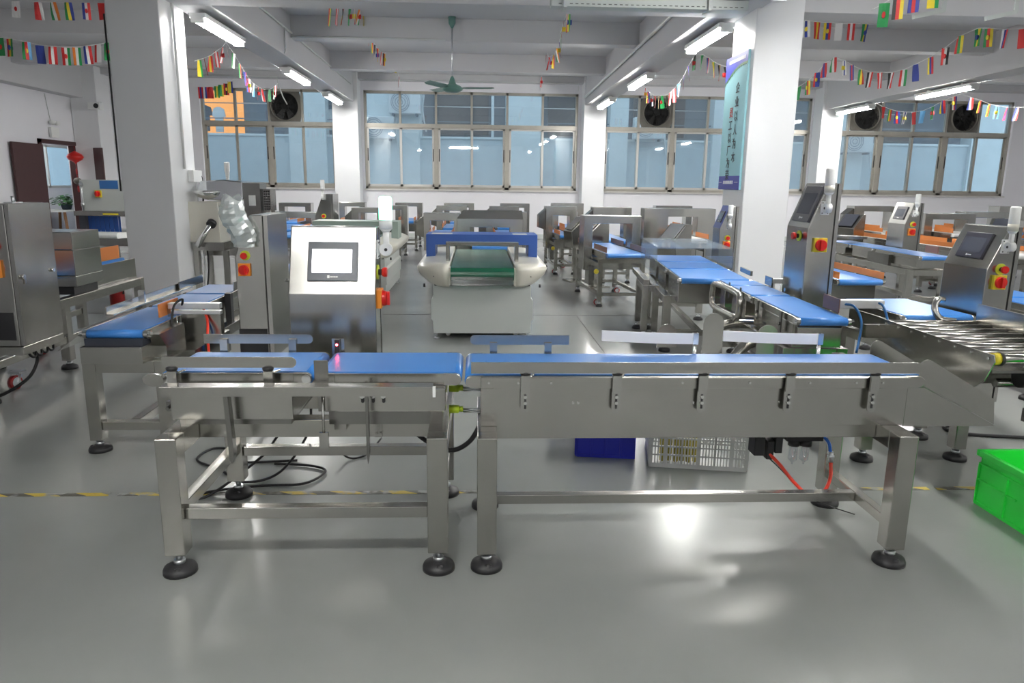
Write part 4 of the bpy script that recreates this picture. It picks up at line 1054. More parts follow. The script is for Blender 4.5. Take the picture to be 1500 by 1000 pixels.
# ------------------------------------------------------------------ crates
def crate(name, label, loc, rz, L, W, H, mat, open_top=True, ribs=4, group=None):
    t = thing(name, label, 'crate', loc, rz); w = 0.006
    m = MB()
    m.box(0, L, 0, W, 0, 0.006); m.box(0, L, 0, w, 0, H); m.box(0, L, W-w, W, 0, H); m.box(0, w, w, W-w, 0, H); m.box(L-w, L, w, W-w, 0, H)
    m.build('crate_body', mat, t, bevel=0.002)
    m = MB(); r = 0.012
    m.box(-r, L+r, -r, 0, H-0.022, H).box(-r, L+r, W, W+r, H-0.022, H).box(-r, 0, 0, W, H-0.022, H).box(L, L+r, 0, W, H-0.022, H)
    m.box(-r*0.7, L+r*0.7, -r*0.7, 0, H-0.05, H-0.044).box(-r*0.7, 0, 0, W, H-0.05, H-0.044)
    m.build('rim', mat, t, bevel=0.002)
    m = MB()
    for i in range(ribs+1):
        x = L*i/ribs; m.box(max(0, x-0.004), min(L, x+0.004), -0.008, 0, 0.006, H-0.05)
        y = W*i/ribs; m.box(-0.008, 0, max(0, y-0.004), min(W, y+0.004), 0.006, H-0.05)
    m.box(0, L, -0.006, 0, 0, 0.012).box(-0.006, 0, 0, W, 0, 0.012)
    m.box(-0.007, 0, W*0.66, W, H*0.45, H*0.48)
    m.build('ribs', mat, t, bevel=0.001)
    return t
crate('plastic_crate', 'blue plastic crate on the floor behind the front right conveyor', (0.415, 2.885, 0), -8, 0.24, 0.30, 0.155, 'crate_blue')
crate('plastic_crate', 'bright green open plastic crate at the right edge', (1.795, 1.83, 0), 0, 0.42, 0.57, 0.20, 'crate_green')
wc = thing('plastic_crate', 'white slotted plastic crate on the floor under the right conveyor', 'crate', (0.690, 2.765, 0), -10)
L, W, H = 0.385, 0.28, 0.16
def slat_wall(m, along, fixed, L_, sign):
    """perforated wall: horizontal bands and many thin uprights"""
    def bx(a0, a1, z0, z1, th=0.005):
        if along == 'x': m.box(a0, a1, fixed, fixed+sign*th, z0, z1)
        else: m.box(fixed, fixed+sign*th, a0, a1, z0, z1)
    for z0, z1 in ((0, 0.018), (0.050, 0.056), (0.085, 0.091), (0.12, 0.126), (0.148, 0.16)): bx(0, L_, z0, z1, 0.008)
    n = int(L_/0.0115)
    for i in range(n+1): bx(L_*i/n-0.0024, L_*i/n+0.0024, 0.018, 0.148, 0.003)
    for i in range(7): bx(L_*i/6-0.004 if i else 0, L_*i/6+0.004 if i < 6 else L_, 0, 0.16, 0.010)
for nm, al_, fx, ll, sg in (('front_wall', 'x', 0, L, 1), ('back_wall', 'x', W, L, -1), ('side_wall', 'y', 0, W, 1), ('side_wall', 'y', L, W, -1)):
    m = MB(); slat_wall(m, al_, fx, ll, sg); m.build(nm, 'crate_white', wc)
MB().box(0.002, L-0.002, 0.002, W-0.002, 0.004, 0.010).build('crate_floor', 'crate_white', wc)
for i in range(6):
    o = MB().lathe([(0, 0.012), (0.011, 0.018), (0.013, 0.05), (0.013, 0.12), (0.008, 0.14), (0, 0.145)], (0, 0, 0), 12).build('yellow_bottle', 'yellow_fruit')
    a = math.radians(-10); lx, ly = 0.055+i*0.026, 0.035+0.01*(i % 2)
    o.location = (0.690+lx*math.cos(a)-ly*math.sin(a), 2.765+lx*math.sin(a)+ly*math.cos(a), 0)
    tag(o, ['leftmost', 'second from left', 'third from left', 'third from right', 'second from right', 'rightmost'][i] + ' of the six yellow items inside the white slotted crate', 'bottle', 'yellow items in the white crate')
# ------------------------------------------------------------------ needle detectors (cream plastic ends, coloured arch, green belt)
def needle_detector(label, loc, arch, rz=0, full=True):
    t = thing('needle_detector', label, 'metal detector', loc, rz, group='low needle detectors with rounded cream ends')
    # local: front (towards viewer) at y=0, machine runs back 1.5 m
    m = MB()
    prof = [(-0.350, 0.045), (0.350, 0.045), (0.355, 0.135), (0.366, 0.150), (0.366, 0.285), (0.350, 0.305), (0.350, 0.400), (-0.350, 0.400), (-0.350, 0.305), (-0.366, 0.285), (-0.366, 0.150), (-0.355, 0.135)]
    m.prism([(x, 0.0, z) for x, z in prof], (0, 1.35, 0)); m.build('base_cabinet', 'cabinet_grey', t, bevel=0.003)
    for s in (-1, 1):
        o = MB()
        n = 16
        # rounded wing: outline in plan, loft down to a narrower foot
        plan = [(0.235, -0.10)] + [(0.235 + 0.235*math.sin(math.pi*0.5*i/8), -0.10 + 0.20*(1-math.cos(math.pi*0.5*i/8))) for i in range(1, 9)] + [(0.470, 1.25), (0.42, 1.42), (0.30, 1.46), (0.235, 1.46)]
        rings = []
        for z, k, dy in ((0.392, 0.55, 0.04), (0.41, 0.66, 0.02), (0.47, 0.93, 0.0), (0.51, 1.0, 0.0), (0.53, 0.97, 0.005), (0.55, 0.80, 0.03), (0.556, 0.5, 0.06)):
            rings.append([(s*(0.235 + (x-0.235)*k), y + (dy if y < 0.2 else -dy), z) for x, y in plan])
        N = len(plan); vs = [v for r_ in rings for v in r_]
        fs = [(i*N+j, i*N+(j+1) % N, (i+1)*N+(j+1) % N, (i+1)*N+j) for i in range(len(rings)-1) for j in range(N)]
        if s < 0: fs = [f[::-1] for f in fs]
        o.add(vs, fs, 0, True); o.f.append(list(range(N)) if s < 0 else list(range(N))[::-1]); o.m.append(0); o.s.append(False)
        q = len(rings)-1; o.f.append([q*N+j for j in range(N)] if s > 0 else [q*N+j for j in range(N)][::-1]); o.m.append(0); o.s.append(False)
        w = o.build('side_cover', 'cream_plastic', t)
        MB().cyl((s*0.34, -0.09, 0.47), (s*0.34, -0.10, 0.47), 0.004, 8).build('screw', 'black_plastic', w)
        MB().cyl((s*0.41, -0.02, 0.385), (s*0.41, -0.02, 0.41), 0.008, 8).build('rubber_stop', 'black_plastic', w)
        MB().box(s*0.222, s*0.236, -0.09, 0.02, 0.405, 0.53).build('edge_plate', 'cream_plastic', t)
    b = MB().prism([(-0.222, y, z) for y, z in [(a, c) for a, c in stadium(-0.115, 1.45, 0.530, 0.045)]], (0.444, 0, 0)).build('conveyor_belt', 'belt_green', t)
    MB().prism([(-0.215, -0.02, 0.400), (-0.215, -0.105, 0.405), (-0.215, -0.118, 0.470), (-0.215, -0.05, 0.47)], (0.43, 0, 0)).build('film_cover', 'green_film', t)
    MB().box(-0.34, 0.34, -0.01, 1.3, 0.392, 0.405).build('base_plate', 'black_plastic', t)
    a = MB(); y0, y1 = 0.50, 0.82
    a.prism([(-0.430, y0, 0.545), (-0.430, y0, 0.722), (0.430, y0, 0.722), (0.430, y0, 0.545), (0.360, y0, 0.545), (0.360, y0, 0.643), (-0.360, y0, 0.643), (-0.360, y0, 0.545)], (0, y1-y0, 0))
    a.build('detector_arch', arch, t, bevel=0.004)
    for xa, xb in ((-0.39, -0.23), (0.24, 0.35)): MB().box(xa, xb, y0+0.01, y0+0.16, 0.722, 0.7235).build('top_label', 'cream_plastic', t)
    g = MB(); yy = 0.10
    g.prism([(-0.262, yy, 0.535), (-0.262, yy, 0.692), (0.262, yy, 0.692), (0.262, yy, 0.535), (0.236, yy, 0.535), (0.236, yy, 0.668), (-0.236, yy, 0.668), (-0.236, yy, 0.535)], (0, 0.10, 0))
    g.build('feed_gate', 'steel', t, bevel=0.002)
    for x in (-0.33, 0.33):
        MB().cyl((x, 0.05, 0.006), (x, 0.05, 0.046), 0.006, 8).lathe([(0, 0), (0.022, 0), (0.018, 0.008), (0, 0.010)], (x, 0.05, 0), 12).build('leveling_foot', 'zinc', t)
        MB().cyl((x, 1.25, 0.006), (x, 1.25, 0.046), 0.006, 8).lathe([(0, 0), (0.022, 0), (0.018, 0.008), (0, 0.010)], (x, 1.25, 0), 12).build('leveling_foot', 'zinc', t)
    for x in (-0.25, 0.25):
        for y in (0.14, 1.2): castor(t, x, y, 0, 0.017, 'cream_plastic')
    return t
needle_detector('cream needle detector with green belt and blue arch in the centre aisle', (0.038, 5.24, 0), 'arch_blue')
needle_detector('cream needle detector with grey-green arch partly hidden by the lit cabinet', (-1.23, 7.1, 0), 'arch_green')

# ------------------------------------------------------------------ metal detector conveyors
def metal_detector(label, loc, rz, W=0.45, zt=0.80, ap=(0.09, 0.09, 0.50, 0.72), depth=0.22, belt='belt_blue', guide='orange_guide', side='l', L=1.2, group='metal detector conveyors at the back', legs=True, clear=False, detail=True, wide=0):
    """flow along local y; arch face towards -y"""
    t = thing('metal_detector', label, 'metal detector', loc, rz, group)
    x0, x1 = -W/2, W/2; al, ar, za, zb_ = ap; zl = 0.30
    a = MB(); y0, y1 = -depth/2, depth/2
    a.prism([(x0, y0, zl), (x0, y0, zt), (x1, y0, zt), (x1, y0, zl), (x1-ar, y0, zl), (x1-ar, y0, zb_), (x0+al, y0, zb_), (x0+al, y0, zl)], (0, y1-y0, 0))
    a.box(x0+al, x1-ar, y0+0.001, y1-0.001, zl, za-0.075)
    a.build('detector_head', 'steel_v', t, bevel=0.003)
    s = -1 if side == 'l' else 1
    if side in 'lr':
        xs = x0 if s < 0 else x1
        MB().prism([(xs, -0.09, zt-0.03), (xs+s*0.09, -0.09, zt-0.11), (xs+s*0.09, -0.09, zt-0.27), (xs, -0.09, zt-0.30)], (0, 0.18, 0)).build('control_box', 'steel_dark', t, bevel=0.003)
    b0, b1 = x0+al+0.025, x1-ar-0.025
    o = MB().prism([(b0, y, z) for y, z in stadium(-L/2, L/2, za, 0.020)], (b1-b0, 0, 0)).build('conveyor_belt', belt, t)
    MB().box(b0-0.012, b0-0.002, -L/2+0.05, L/2-0.05, za-0.06, za-0.004).build('side_rail', 'steel', t)
    MB().box(b1+0.002, b1+0.012, -L/2+0.05, L/2-0.05, za-0.06, za-0.004).build('side_rail', 'steel', t)
    for x in (b0-0.012, b1+0.006):
        if guide:
            MB().box(x, x+0.006, -L/2+0.02, -depth/2-0.02, za+0.006, za+0.055).build('guide_board', guide, t)
            MB().box(x, x+0.006, depth/2+0.02, L/2-0.02, za+0.006, za+0.055).build('guide_board', guide, t)
    if legs:
        for x in (b0-0.03, b1+0.03):
            for y in (-L/2+0.16, L/2-0.16): leg(t, x, y, za-0.10, 0.040, 0.05, 0.03, bevel=0)
        m = MB()
        for y in (-L/2+0.16, L/2-0.16): m.box(b0-0.01, b1+0.01, y-0.015, y+0.015, 0.10, 0.13).box(b0-0.05, b1+0.05, y-0.02, y+0.02, za-0.10, za-0.06)
        for x in (b0-0.03, b1+0.03): m.box(x-0.015, x+0.015, -L/2+0.18, L/2-0.18, 0.10, 0.13).box(x-0.02, x+0.02, -L/2+0.18, L/2-0.18, za-0.14, za-0.10)
        m.build('frame', 'steel_tube', t)
        if detail:
            MB().box(b0-0.06, b0-0.01, -0.16, 0.02, 0.16, 0.34).build('power_box', 'steel_dark', t)
            castor(t, b0-0.03, -L/2+0.26, 0, 0.028); castor(t, b1+0.03, L/2-0.26, 0, 0.028)
            MB().lathe([(0, -0.02), (0.018, -0.016), (0.024, 0), (0.018, 0.016), (0, 0.02)], (b0-0.07, -L/2+0.14, 0.33), 12, axis='y').build('knob', 'yellow', t)
    return t
B1 = dict(detail=False)
metal_detector('steel metal detector with blue belt and orange guides just left of the blue arch', (-0.43, 9.2, 0), 0, 0.44, 0.755, (0.08, 0.07, 0.51, 0.665), detail=False)
metal_detector('steel metal detector second back behind the one left of the blue arch', (-0.37, 11.0, 0), 0, 0.44, 0.79, detail=False)
metal_detector('steel metal detector near the window wall left of centre', (-0.30, 12.6, 0), 0, 0.50, 0.79, detail=False, side='n')
t = metal_detector('wide steel metal detector with sloping sides right behind the blue arch', (0.13, 7.55, 0), 0, 0.66, 0.765, (0.13, 0.13, 0.52, 0.68), 0.16, side='n', L=1.0)
MB().prism([(-0.33, -0.08, 0.765), (-0.27, 0.10, 0.84), (0.33, 0.10, 0.84), (0.33, -0.08, 0.765)], (0, 0.004, 0.004)).build('hood', 'steel', t)
metal_detector('steel metal detector right of centre behind the wide one', (0.37, 9.5, 0), 0, 0.52, 0.765, side='l', detail=False)
metal_detector('steel metal detector right of centre, second from the window wall', (0.40, 11.2, 0), 0, 0.44, 0.785, detail=False)
metal_detector('steel metal detector right of centre nearest the window wall', (0.64, 12.8, 0), 0, 0.50, 0.79, detail=False, side='n')
metal_detector('steel metal detector with blue belt at the near end of the right aisle row', (1.08, 9.7, 0), 3, 0.40, 0.835, side='l')
metal_detector('steel metal detector behind in the right aisle row by the wall pillar', (1.36, 11.3, 0), 3, 0.47, 0.84, side='n', detail=False)
metal_detector('large bright steel metal detector with white and blue belts before the clear cover', (1.30, 7.25, 0), 4, 0.56, 0.82, (0.085, 0.085, 0.505, 0.745), 0.22, side='n', L=1.3, guide='brown_guide')
metal_detector('steel metal detector with angled control box behind the bright large one', (1.60, 8.9, 0), 0, 0.46, 0.855, side='l', detail=False, guide=None)
metal_detector('broad steel metal detector with orange guides left of the blue panel cabinet', (2.25, 8.3, 0), 0, 0.80, 0.865, (0.27, 0.20, 0.56, 0.775), 0.2, belt='belt_white', side='n')
metal_detector('steel metal detector at the wall left of the banner pillar', (2.95, 11.2, 0), 0, 0.55, 0.82, side='n', detail=False)
metal_detector('steel metal detector left at the back, nearest the window wall', (-2.88, 12.1, 0), 0, 0.50, 0.78, side='n', detail=False)
metal_detector('steel metal detector with blue belt seen left of the lit cabinet top', (-2.58, 10.6, 0), 0, 0.72, 0.695, (0.08, 0.08, 0.49, 0.615), side='n', L=1.3)
metal_detector('steel metal detector behind the emergency stop column at left', (-2.05, 12.5, 0), 0, 0.42, 0.79, detail=False, side='n')
metal_detector('small steel metal detector left of the glowing green lamp', (-1.42, 9.9, 0), 0, 0.42, 0.785, detail=False, side='l', guide=None)
metal_detector('steel metal detector behind the glowing green lamp', (-1.24, 11.2, 0), 0, 0.42, 0.78, detail=False, side='n')
metal_detector('steel metal detector by the wall right of the glowing green lamp', (-1.16, 12.9, 0), 0, 0.46, 0.78, detail=False, side='n')
metal_detector('steel metal detector with open arch left of the distant touch screen cabinet', (5.35, 9.9, 0), 0, 0.62, 0.88, (0.14, 0.10, 0.56, 0.81), belt='belt_white', side='l')
metal_detector('long low steel metal detector right of the distant touch screen cabinet', (5.6, 8.7, 0), 0, 0.62, 0.83, (0.10, 0.10, 0.62, 0.76), belt='belt_white', side='n', L=1.0)
metal_detector('steel metal detector with orange guides behind the right touch screen cabinet', (6.35, 9.1, 0), 0, 0.60, 0.84, (0.10, 0.10, 0.62, 0.77), side='n', L=1.0)
metal_detector('steel metal detector at the far right edge of the back row', (7.15, 9.7, 0), 0, 0.50, 0.90, side='n', detail=False)
metal_detector('white metal detector between the tall cabinet and the distant cabinet', (5.2, 11.2, 0), 0, 0.5, 0.80, belt='belt_white', side='n', detail=False)

# ------------------------------------------------------------------ generic checkweigher line (flow along local x, cabinet at +y, knobs on +x end)
def cw_line(name, label, loc, rz, decks, bw, zt, fr, body_z=0.42, group=None, cat='checkweigher'):
    t = thing(name, label, cat, loc, rz, group)
    for i, d in enumerate(decks):
        x0, x1 = d[0], d[1]; w = d[2] if len(d) > 2 else bw
        belt_unit(t, x0, x1, -w/2, w/2, zt, 0.018, rollers=0.03 if i == len(decks)-1 else 0, body=(body_z, 0.07))
    if fr:
        for f in fr: frame(t, *f)
    return t

# LEFT line beside the pillar
t = cw_line('checkweigher', 'left checkweigher line beside the pillar, its screen wrapped in bubble wrap', (-1.43, 3.5, 0), -90, [(-0.80, -0.43), (-0.42, -0.02), (0.0, 0.58)], 0.215, 0.52, None, 0.41)
LT = t
frame(t, -0.72, 0.52, -0.13, 0.155, 0.39, 0.052, 0.13, zb=0.05, fr=0.045)
m = MB(); m.box(0.42, 0.62, -0.118, 0.118, 0.392, 0.46); m.build('end_box', 'steel', t, bevel=0.003)
m = MB(); m.box(0.46, 0.59, -0.112, 0.112, 0.46, 0.488); m.build('end_box_top', 'dark_panel', t)
MB().prism([(0.50, 0.115, 0.392), (0.30, 0.115, 0.392), (0.30, 0.115, 0.50), (0.56, 0.115, 0.50), (0.50, 0.115, 0.44)], (0, 0.05, 0)).build('side_panel', 'steel', t)
MB().prism([(0.60, -0.13, 0.50), (0.60, -0.21, 0.44), (0.30, -0.21, 0.44), (0.30, -0.13, 0.50)], (0.0, 0.0, 0.003)).build('side_flap', 'steel', t)
cab = cabinet(t, -0.20, 0.13, 0.345, 0.475, 0.30, 0.765, 0.955, 0.075, k=0.85, est=0.775, rot_=0.712, sz=0.80, sig=False, kx=-0.025)
MB().box(-0.199, 0.1302, 0.342, 0.47, 0.30, 0.44).build('plinth', 'black_plastic', cab)
# bubble wrap bag over the wall plate and lamp on the knob side
rng = random.Random(5)
m = MB(); rows = 16; cols = 14
g = []
for r_ in range(rows+1):
    f = r_/rows; z = 0.815 + 0.215*f
    cy = 0.395 - 0.045*f + 0.01*math.sin(f*7); wy = 0.034 + 0.026*math.sin(math.pi*min(1.0, 0.15+f*0.75)); wx = 0.020 + 0.028*math.sin(math.pi*min(1.0, 0.12+f*0.7))
    row = []
    for c_ in range(cols):
        a = 2*math.pi*c_/cols; jit = rng.uniform(0.90, 1.10)
        row.append((0.155 + wx*math.cos(a)*jit, cy + wy*math.sin(a)*jit, z + (0.018*math.cos(a*2+1) if r_ == rows else 0)))
    g.append(row)
vs = [v for r_ in g for v in r_]; n = cols
m.add(vs, [(i*n+j, i*n+(j+1) % n, (i+1)*n+(j+1) % n, (i+1)*n+j) for i in range(rows) for j in range(cols)], 0, False)
bo = m.build('bubble_wrap_bag', 'bubble_wrap', t)
# orange reject board on an aluminium air cylinder
m = MB().box(0.14, 0.34, 0.075, 0.083, 0.528, 0.585); m.build('reject_board', 'orange_guide', t, bevel=0.001)
MB().box(0.235, 0.275, 0.09, 0.31, 0.555, 0.580).box(0.235, 0.268, 0.09, 0.31, 0.530, 0.547).build('air_cylinder', 'aluminium', t, bevel=0.002)
MB().box(0.24, 0.27, 0.085, 0.10, 0.42, 0.556).box(0.20, 0.24, 0.13, 0.30, 0.40, 0.54).build('cylinder_mount', 'steel', t)
MB().tube(bez([(0.27, 0.15, 0.57), (0.29, 0.16, 0.60), (0.31, 0.13, 0.57), (0.33, 0.12, 0.47), (0.34, 0.12, 0.40)]), 0.005, 7).build('air_hose', 'cable_black', t)
MB().tube(bez([(0.24, 0.23, 0.55), (0.26, 0.25, 0.50), (0.30, 0.26, 0.44), (0.30, 0.26, 0.36)]), 0.006, 7).build('air_hose', 'red_hose', t)
MB().tube(bez([(0.23, 0.24, 0.55), (0.24, 0.245, 0.50), (0.27, 0.25, 0.44), (0.27, 0.25, 0.36)]), 0.005, 7).build('air_hose', 'clear_blue_hose', t)
m = MB(); m.cyl((0.33, 0.13, 0.38), (0.33, 0.13, 0.46), 0.004, 8, mi=0).cyl((0.33, 0.13, 0.36), (0.33, 0.13, 0.40), 0.009, 10, mi=0).cyl((0.30, 0.135, 0.42), (0.30, 0.135, 0.53), 0.003, 8)
m.build('air_fitting', 'chrome', t)
MB().box(-0.60, 0.30, -0.165, -0.158, 0.535, 0.565).box(-0.60, 0.30, -0.165, -0.13, 0.528, 0.535).build('guide_rail', 'steel', t)
MB().box(-0.80, -0.46, -0.150, -0.144, 0.53, 0.575).build('guide_rail', 'steel', t)
MB().box(-0.80, -0.46, 0.135, 0.141, 0.53, 0.575).build('guide_rail', 'steel', t)
m = MB(); m.box(0.02, 0.035, -0.14, -0.112, 0.545, 0.60); m.build('photo_sensor', 'chrome', t)
m = MB(); m.box(-0.40, -0.36, 0.12, 0.15, 0.36, 0.53); m.build('motor_cover', 'black_plastic', t)
m = MB(); m.box(-0.05, 0.40, 0.125, 0.24, 0.30, 0.40).build('junction_box', 'steel_dark', t)

# B line with the tall cabinet right of the pillar
t = cw_line('checkweigher', 'long blue belt checkweigher line with a tall dark-screen cabinet in front of the white pillar', (1.60, 3.90, 0), -93, [(-0.66, -0.42), (-0.41, -0.01), (0.01, 0.71)], 0.21, 0.53, None, 0.38)
cabinet(t, -0.315, -0.005, 0.165, 0.30, 0.16, 0.893, 1.130, 0.088, k=1.12, est=0.865, rot_=0.805, sz=1.0, cream=True, scr=(0.17, 0.90, 0.12, 0.92), front_stop=(0.62, 0.845))
frame(t, -0.60, 0.60, -0.12, 0.13, 0.375, 0.052, 0.15)
m = MB()
for x in (-0.36, -0.14):
    for y in (-0.13, 0.118): MB().box(x-0.010, x+0.010, y, y+0.006, 0.46, 0.552).build('guide_bracket', 'steel_v', t)
for x in (0.18, 0.52):
    MB().box(x-0.013, x+0.013, -0.135, -0.1275, 0.43, 0.53).cyl((x, -0.135, 0.47), (x, -0.142, 0.47), 0.008, 8).build('slotted_bracket', 'steel_dark', t)
MB().box(0.40, 0.58, 0.112, 0.118, 0.535, 0.600).build('reject_board', 'brown_guide', t, bevel=0.001)
MB().box(0.47, 0.51, 0.13, 0.36, 0.545, 0.585).build('air_cylinder', 'aluminium', t, bevel=0.003)
MB().box(0.47, 0.50, 0.12, 0.15, 0.40, 0.545).build('cylinder_mount', 'steel', t)
MB().tube(bez([(0.50, 0.17, 0.565), (0.55, 0.20, 0.56), (0.60, 0.215, 0.50), (0.63, 0.20, 0.42), (0.68, 0.17, 0.37)]), 0.006, 7).build('air_hose', 'blue_hose', t)
MB().tube(bez([(0.50, 0.33, 0.575), (0.54, 0.34, 0.56), (0.60, 0.34, 0.49), (0.64, 0.33, 0.40), (0.68, 0.32, 0.33)]), 0.006, 7).build('air_hose', 'blue_hose', t)
MB().box(0.61, 0.66, -0.10, 0.10, 0.39, 0.48).build('end_box', 'steel', t, bevel=0.002)
MB().box(0.63, 0.66, -0.10, 0.10, 0.48, 0.508).build('end_box_top', 'black_plastic', t)
MB().box(-0.42, -0.385, 0.13, 0.36, 0.545, 0.575).box(-0.42, -0.39, 0.12, 0.15, 0.40, 0.545).build('air_cylinder', 'aluminium', t, bevel=0.002)
MB().box(-0.46, -0.34, 0.112, 0.118, 0.535, 0.585).build('reject_board', 'steel', t)
# bent pipe handle and arched pipe stand beside it
o = MB().tube(bez([(0.05, -0.20, 0.41), (-0.33, -0.215, 0.41), (-0.40, -0.215, 0.44), (-0.40, -0.215, 0.50), (-0.34, -0.215, 0.545), (0.02, -0.20, 0.545), (0.09, -0.20, 0.52), (0.09, -0.20, 0.44), (0.05, -0.20, 0.41), (-0.05, -0.20, 0.405)], 6), 0.017, 12).build('pipe_handle', 'steel_tube', t)
for x, yy in ((0.05, -0.12), (0.52, -0.10)):
    MB().tube(bez([(x, -0.36, 0.03), (x, -0.36, 0.18), (x-0.03, -0.31, 0.32), (x-0.06, -0.20, 0.37), (x-0.08, 0.02, 0.365)], 8), 0.028, 14).build('arched_pipe', 'steel_tube', t)
    MB().lathe([(0, 0), (0.045, 0), (0.04, 0.015), (0.02, 0.03), (0, 0.03)], (x, -0.36, 0), 18).build('foot', 'black_rubber', t)
for x, y, zz in ((0.30, -0.62, 0.42), (0.42, -0.42, 0.50), (0.56, -0.20, 0.47)):
    MB().prism([(x, y-0.05, 0.30)] + [(x, y + 0.05*math.cos(a), zz - 0.05 + 0.05*math.sin(a)) for a in [math.pi - math.pi*k/8 for k in range(9)]] + [(x, y+0.05, 0.30)], (0.004, 0, 0)).build('curved_plate', 'steel_v', t)
m = MB()
for i in range(3): m.box(0.23+i*0.012, 0.239+i*0.012, -0.1168, -0.1158, 0.415, 0.427)
m.build('stencil_mark', 'ink', t)

# C line: belt into roller conveyor, cabinet at right
t = cw_line('checkweigher', 'right checkweigher with wide blue belt and dark-screen cabinet beside the roller conveyor', (2.13, 3.72, 0), -87, [(-0.10, 0.44)], 0.33, 0.53, None, 0.40)
cabinet(t, 0.13, 0.43, 0.205, 0.33, 0.10, 0.745, 0.940, 0.085, k=1.0, est=0.745, rot_=0.685, sz=0.85, scr=(0.20, 0.78, 0.20, 0.80), cream=True)
frame(t, -0.05, 0.33, -0.15, 0.16, 0.39, 0.052, 0.15)
rcv = thing('roller_conveyor', 'stainless roller conveyor with bare steel rollers at the right edge', 'roller conveyor', (2.06, 2.9, 0), 0)
m = MB(); m.prism([(-0.21, 0.35, 0.525), (-0.21, -0.41, 0.525), (-0.21, -0.42, 0.50), (-0.21, -0.38, 0.42), (-0.21, -0.27, 0.34), (-0.21, 0.35, 0.40)], (0.004, 0, 0)); m.build('side_plate', 'steel', rcv, bevel=0.001)
MB().box(0.206, 0.21, -0.42, 0.30, 0.42, 0.60).build('side_plate', 'steel', rcv, bevel=0.001)
for i in range(8):
    y = 0.30 - i*0.098
    MB().cyl((-0.204, y, 0.507), (0.204, y, 0.507), 0.016, 16).build('roller', 'steel_tube', rcv)
MB().box(-0.200, 0.200, -0.40, 0.33, 0.455, 0.465).build('roller_gap_shade', 'steel_dark', rcv)  # dark pan added so the gaps between the rollers look shaded
m = MB()
for i in range(8): m.cyl((-0.2105, 0.30-i*0.098, 0.507), (-0.214, 0.30-i*0.098, 0.507), 0.006, 6)
m.build('axle_bolts', 'chrome', rcv); 
MB().cyl((-0.204, -0.395, 0.507), (-0.18, -0.395, 0.507), 0.022, 16).cyl((-0.18, -0.395, 0.507), (-0.17, -0.395, 0.507), 0.026, 16, mi=1).build('end_cap', ['yellow', 'black_rubber'], rcv)
for x in (-0.46, -0.06): leg(rcv, x, -0.07, 0.39, 0.052, 0.05, 0.045)
for x in (-0.46, -0.06): leg(rcv, x, 0.20, 0.39, 0.052, 0.05, 0.045)
m = MB(); m.box(-0.44, -0.08, -0.09, -0.04, 0.34, 0.389)
for x in (-0.46, -0.06): m.box(x-0.026, x+0.026, -0.04, 0.17, 0.34, 0.389)
m.build('top_frame', 'steel_tube', rcv, bevel=0.002)
m = MB(); m.box(-0.03, 0.60, -0.08, -0.03, 0.33, 0.38).box(0.0, 0.6, -0.35, -0.32, 0.25, 0.30)
m.cyl((-0.02, -0.18, 0.36), (0.35, -0.18, 0.36), 0.018, 12)
m.build('cross_beam', 'steel_dark', rcv)
MB().cyl((0.02, -0.25, 0.40), (0.10, -0.25, 0.40), 0.04, 18).build('drive_motor', 'black_plastic', rcv)
MB().tube(bez([(0.12, 0.42, 0.60), (0.08, 0.40, 0.60), (0.06, 0.38, 0.56), (0.08, 0.36, 0.52), (0.14, 0.34, 0.51)]), 0.015, 10).build('pipe_handle', 'steel_tube', rcv)
mt = MB(); mt.box(-0.30, -0.13, 0.30, 0.33, 0.44, 0.50).build('side_box', 'steel', rcv)

# A line: wide belt with clear cover and blue panel cabinet
t = cw_line('checkweigher', 'wide blue belt checkweigher under a clear cover with a blue panel cabinet', (1.60, 5.40, 0), -96, [(-0.85, -0.32), (-0.30, 0.20), (0.22, 0.80)], 0.42, 0.53, None, 0.36)
frame(t, -0.70, 0.55, -0.26, 0.20, 0.385, 0.052, 0.15)
frame(t, -0.25, 0.16, -0.36, -0.285, 0.40, 0.045, 0.15)
MB().box(-0.65, 0.15, -0.375, -0.33, 0.40, 0.44).build('side_rail_beam', 'steel', t, bevel=0.002)
cabinet(t, -0.82, -0.56, 0.30, 0.42, 0.20, 0.775, 0.955, 0.07, k=0.9, est=0.70, rot_=0.645, sz=0.80, panel='panel_blue', scr=(0.22, 0.80, 0.25, 0.75))
co = MB()
x0, x1, y0, y1, z0, z1 = -0.75, 0.22, -0.30, 0.235, 0.47, 0.675
co.box(x0, x1, y0, y0+0.005, z0, z1); co.box(x0, x1, y1, y1+0.005, z0, z1); co.box(x0, x1, y0, y1, z1, z1+0.005); co.box(x0, x0+0.004, y0, y1, z0+0.12, z1)
co.build('clear_cover', 'perspex', t)
MB().box(0.45, 0.72, 0.235, 0.25, 0.545, 0.575).build('guide_rail', 'steel', t)

# D line: far right checkweigher with lit-looking screen
t = cw_line('checkweigher', 'distant checkweigher on tall frame with grey screen cabinet at right', (4.07, 7.25, 0), -92, [(-1.0, -0.45), (-0.43, 0.05), (0.07, 0.95)], 0.26, 0.53, None, 0.42)
cabinet(t, -0.30, 0.03, 0.175, 0.32, 0.38, 0.765, 0.975, 0.07, k=1.05, est=0.765, rot_=0.69, sz=0.87, scr=(0.20, 0.80, 0.20, 0.80))
frame(t, -0.75, 0.80, -0.15, 0.16, 0.40, 0.055, 0.15, mid=(0.1,))
MB().box(0.05, 0.45, -0.17, -0.14, 0.40, 0.50).build('side_box', 'steel_dark', t)
MB().box(0.55, 0.75, 0.11, 0.12, 0.54, 0.60).build('reject_board', 'brown_guide', t)
MB().box(-0.86, -0.55, -0.1, 0.1, 0.575, 0.60).build('hopper_plate', 'steel', t)
t = thing('conveyor', 'short blue belt conveyor with orange guide right of the tall cabinet', 'conveyor', (2.60, 5.2, 0), -90)
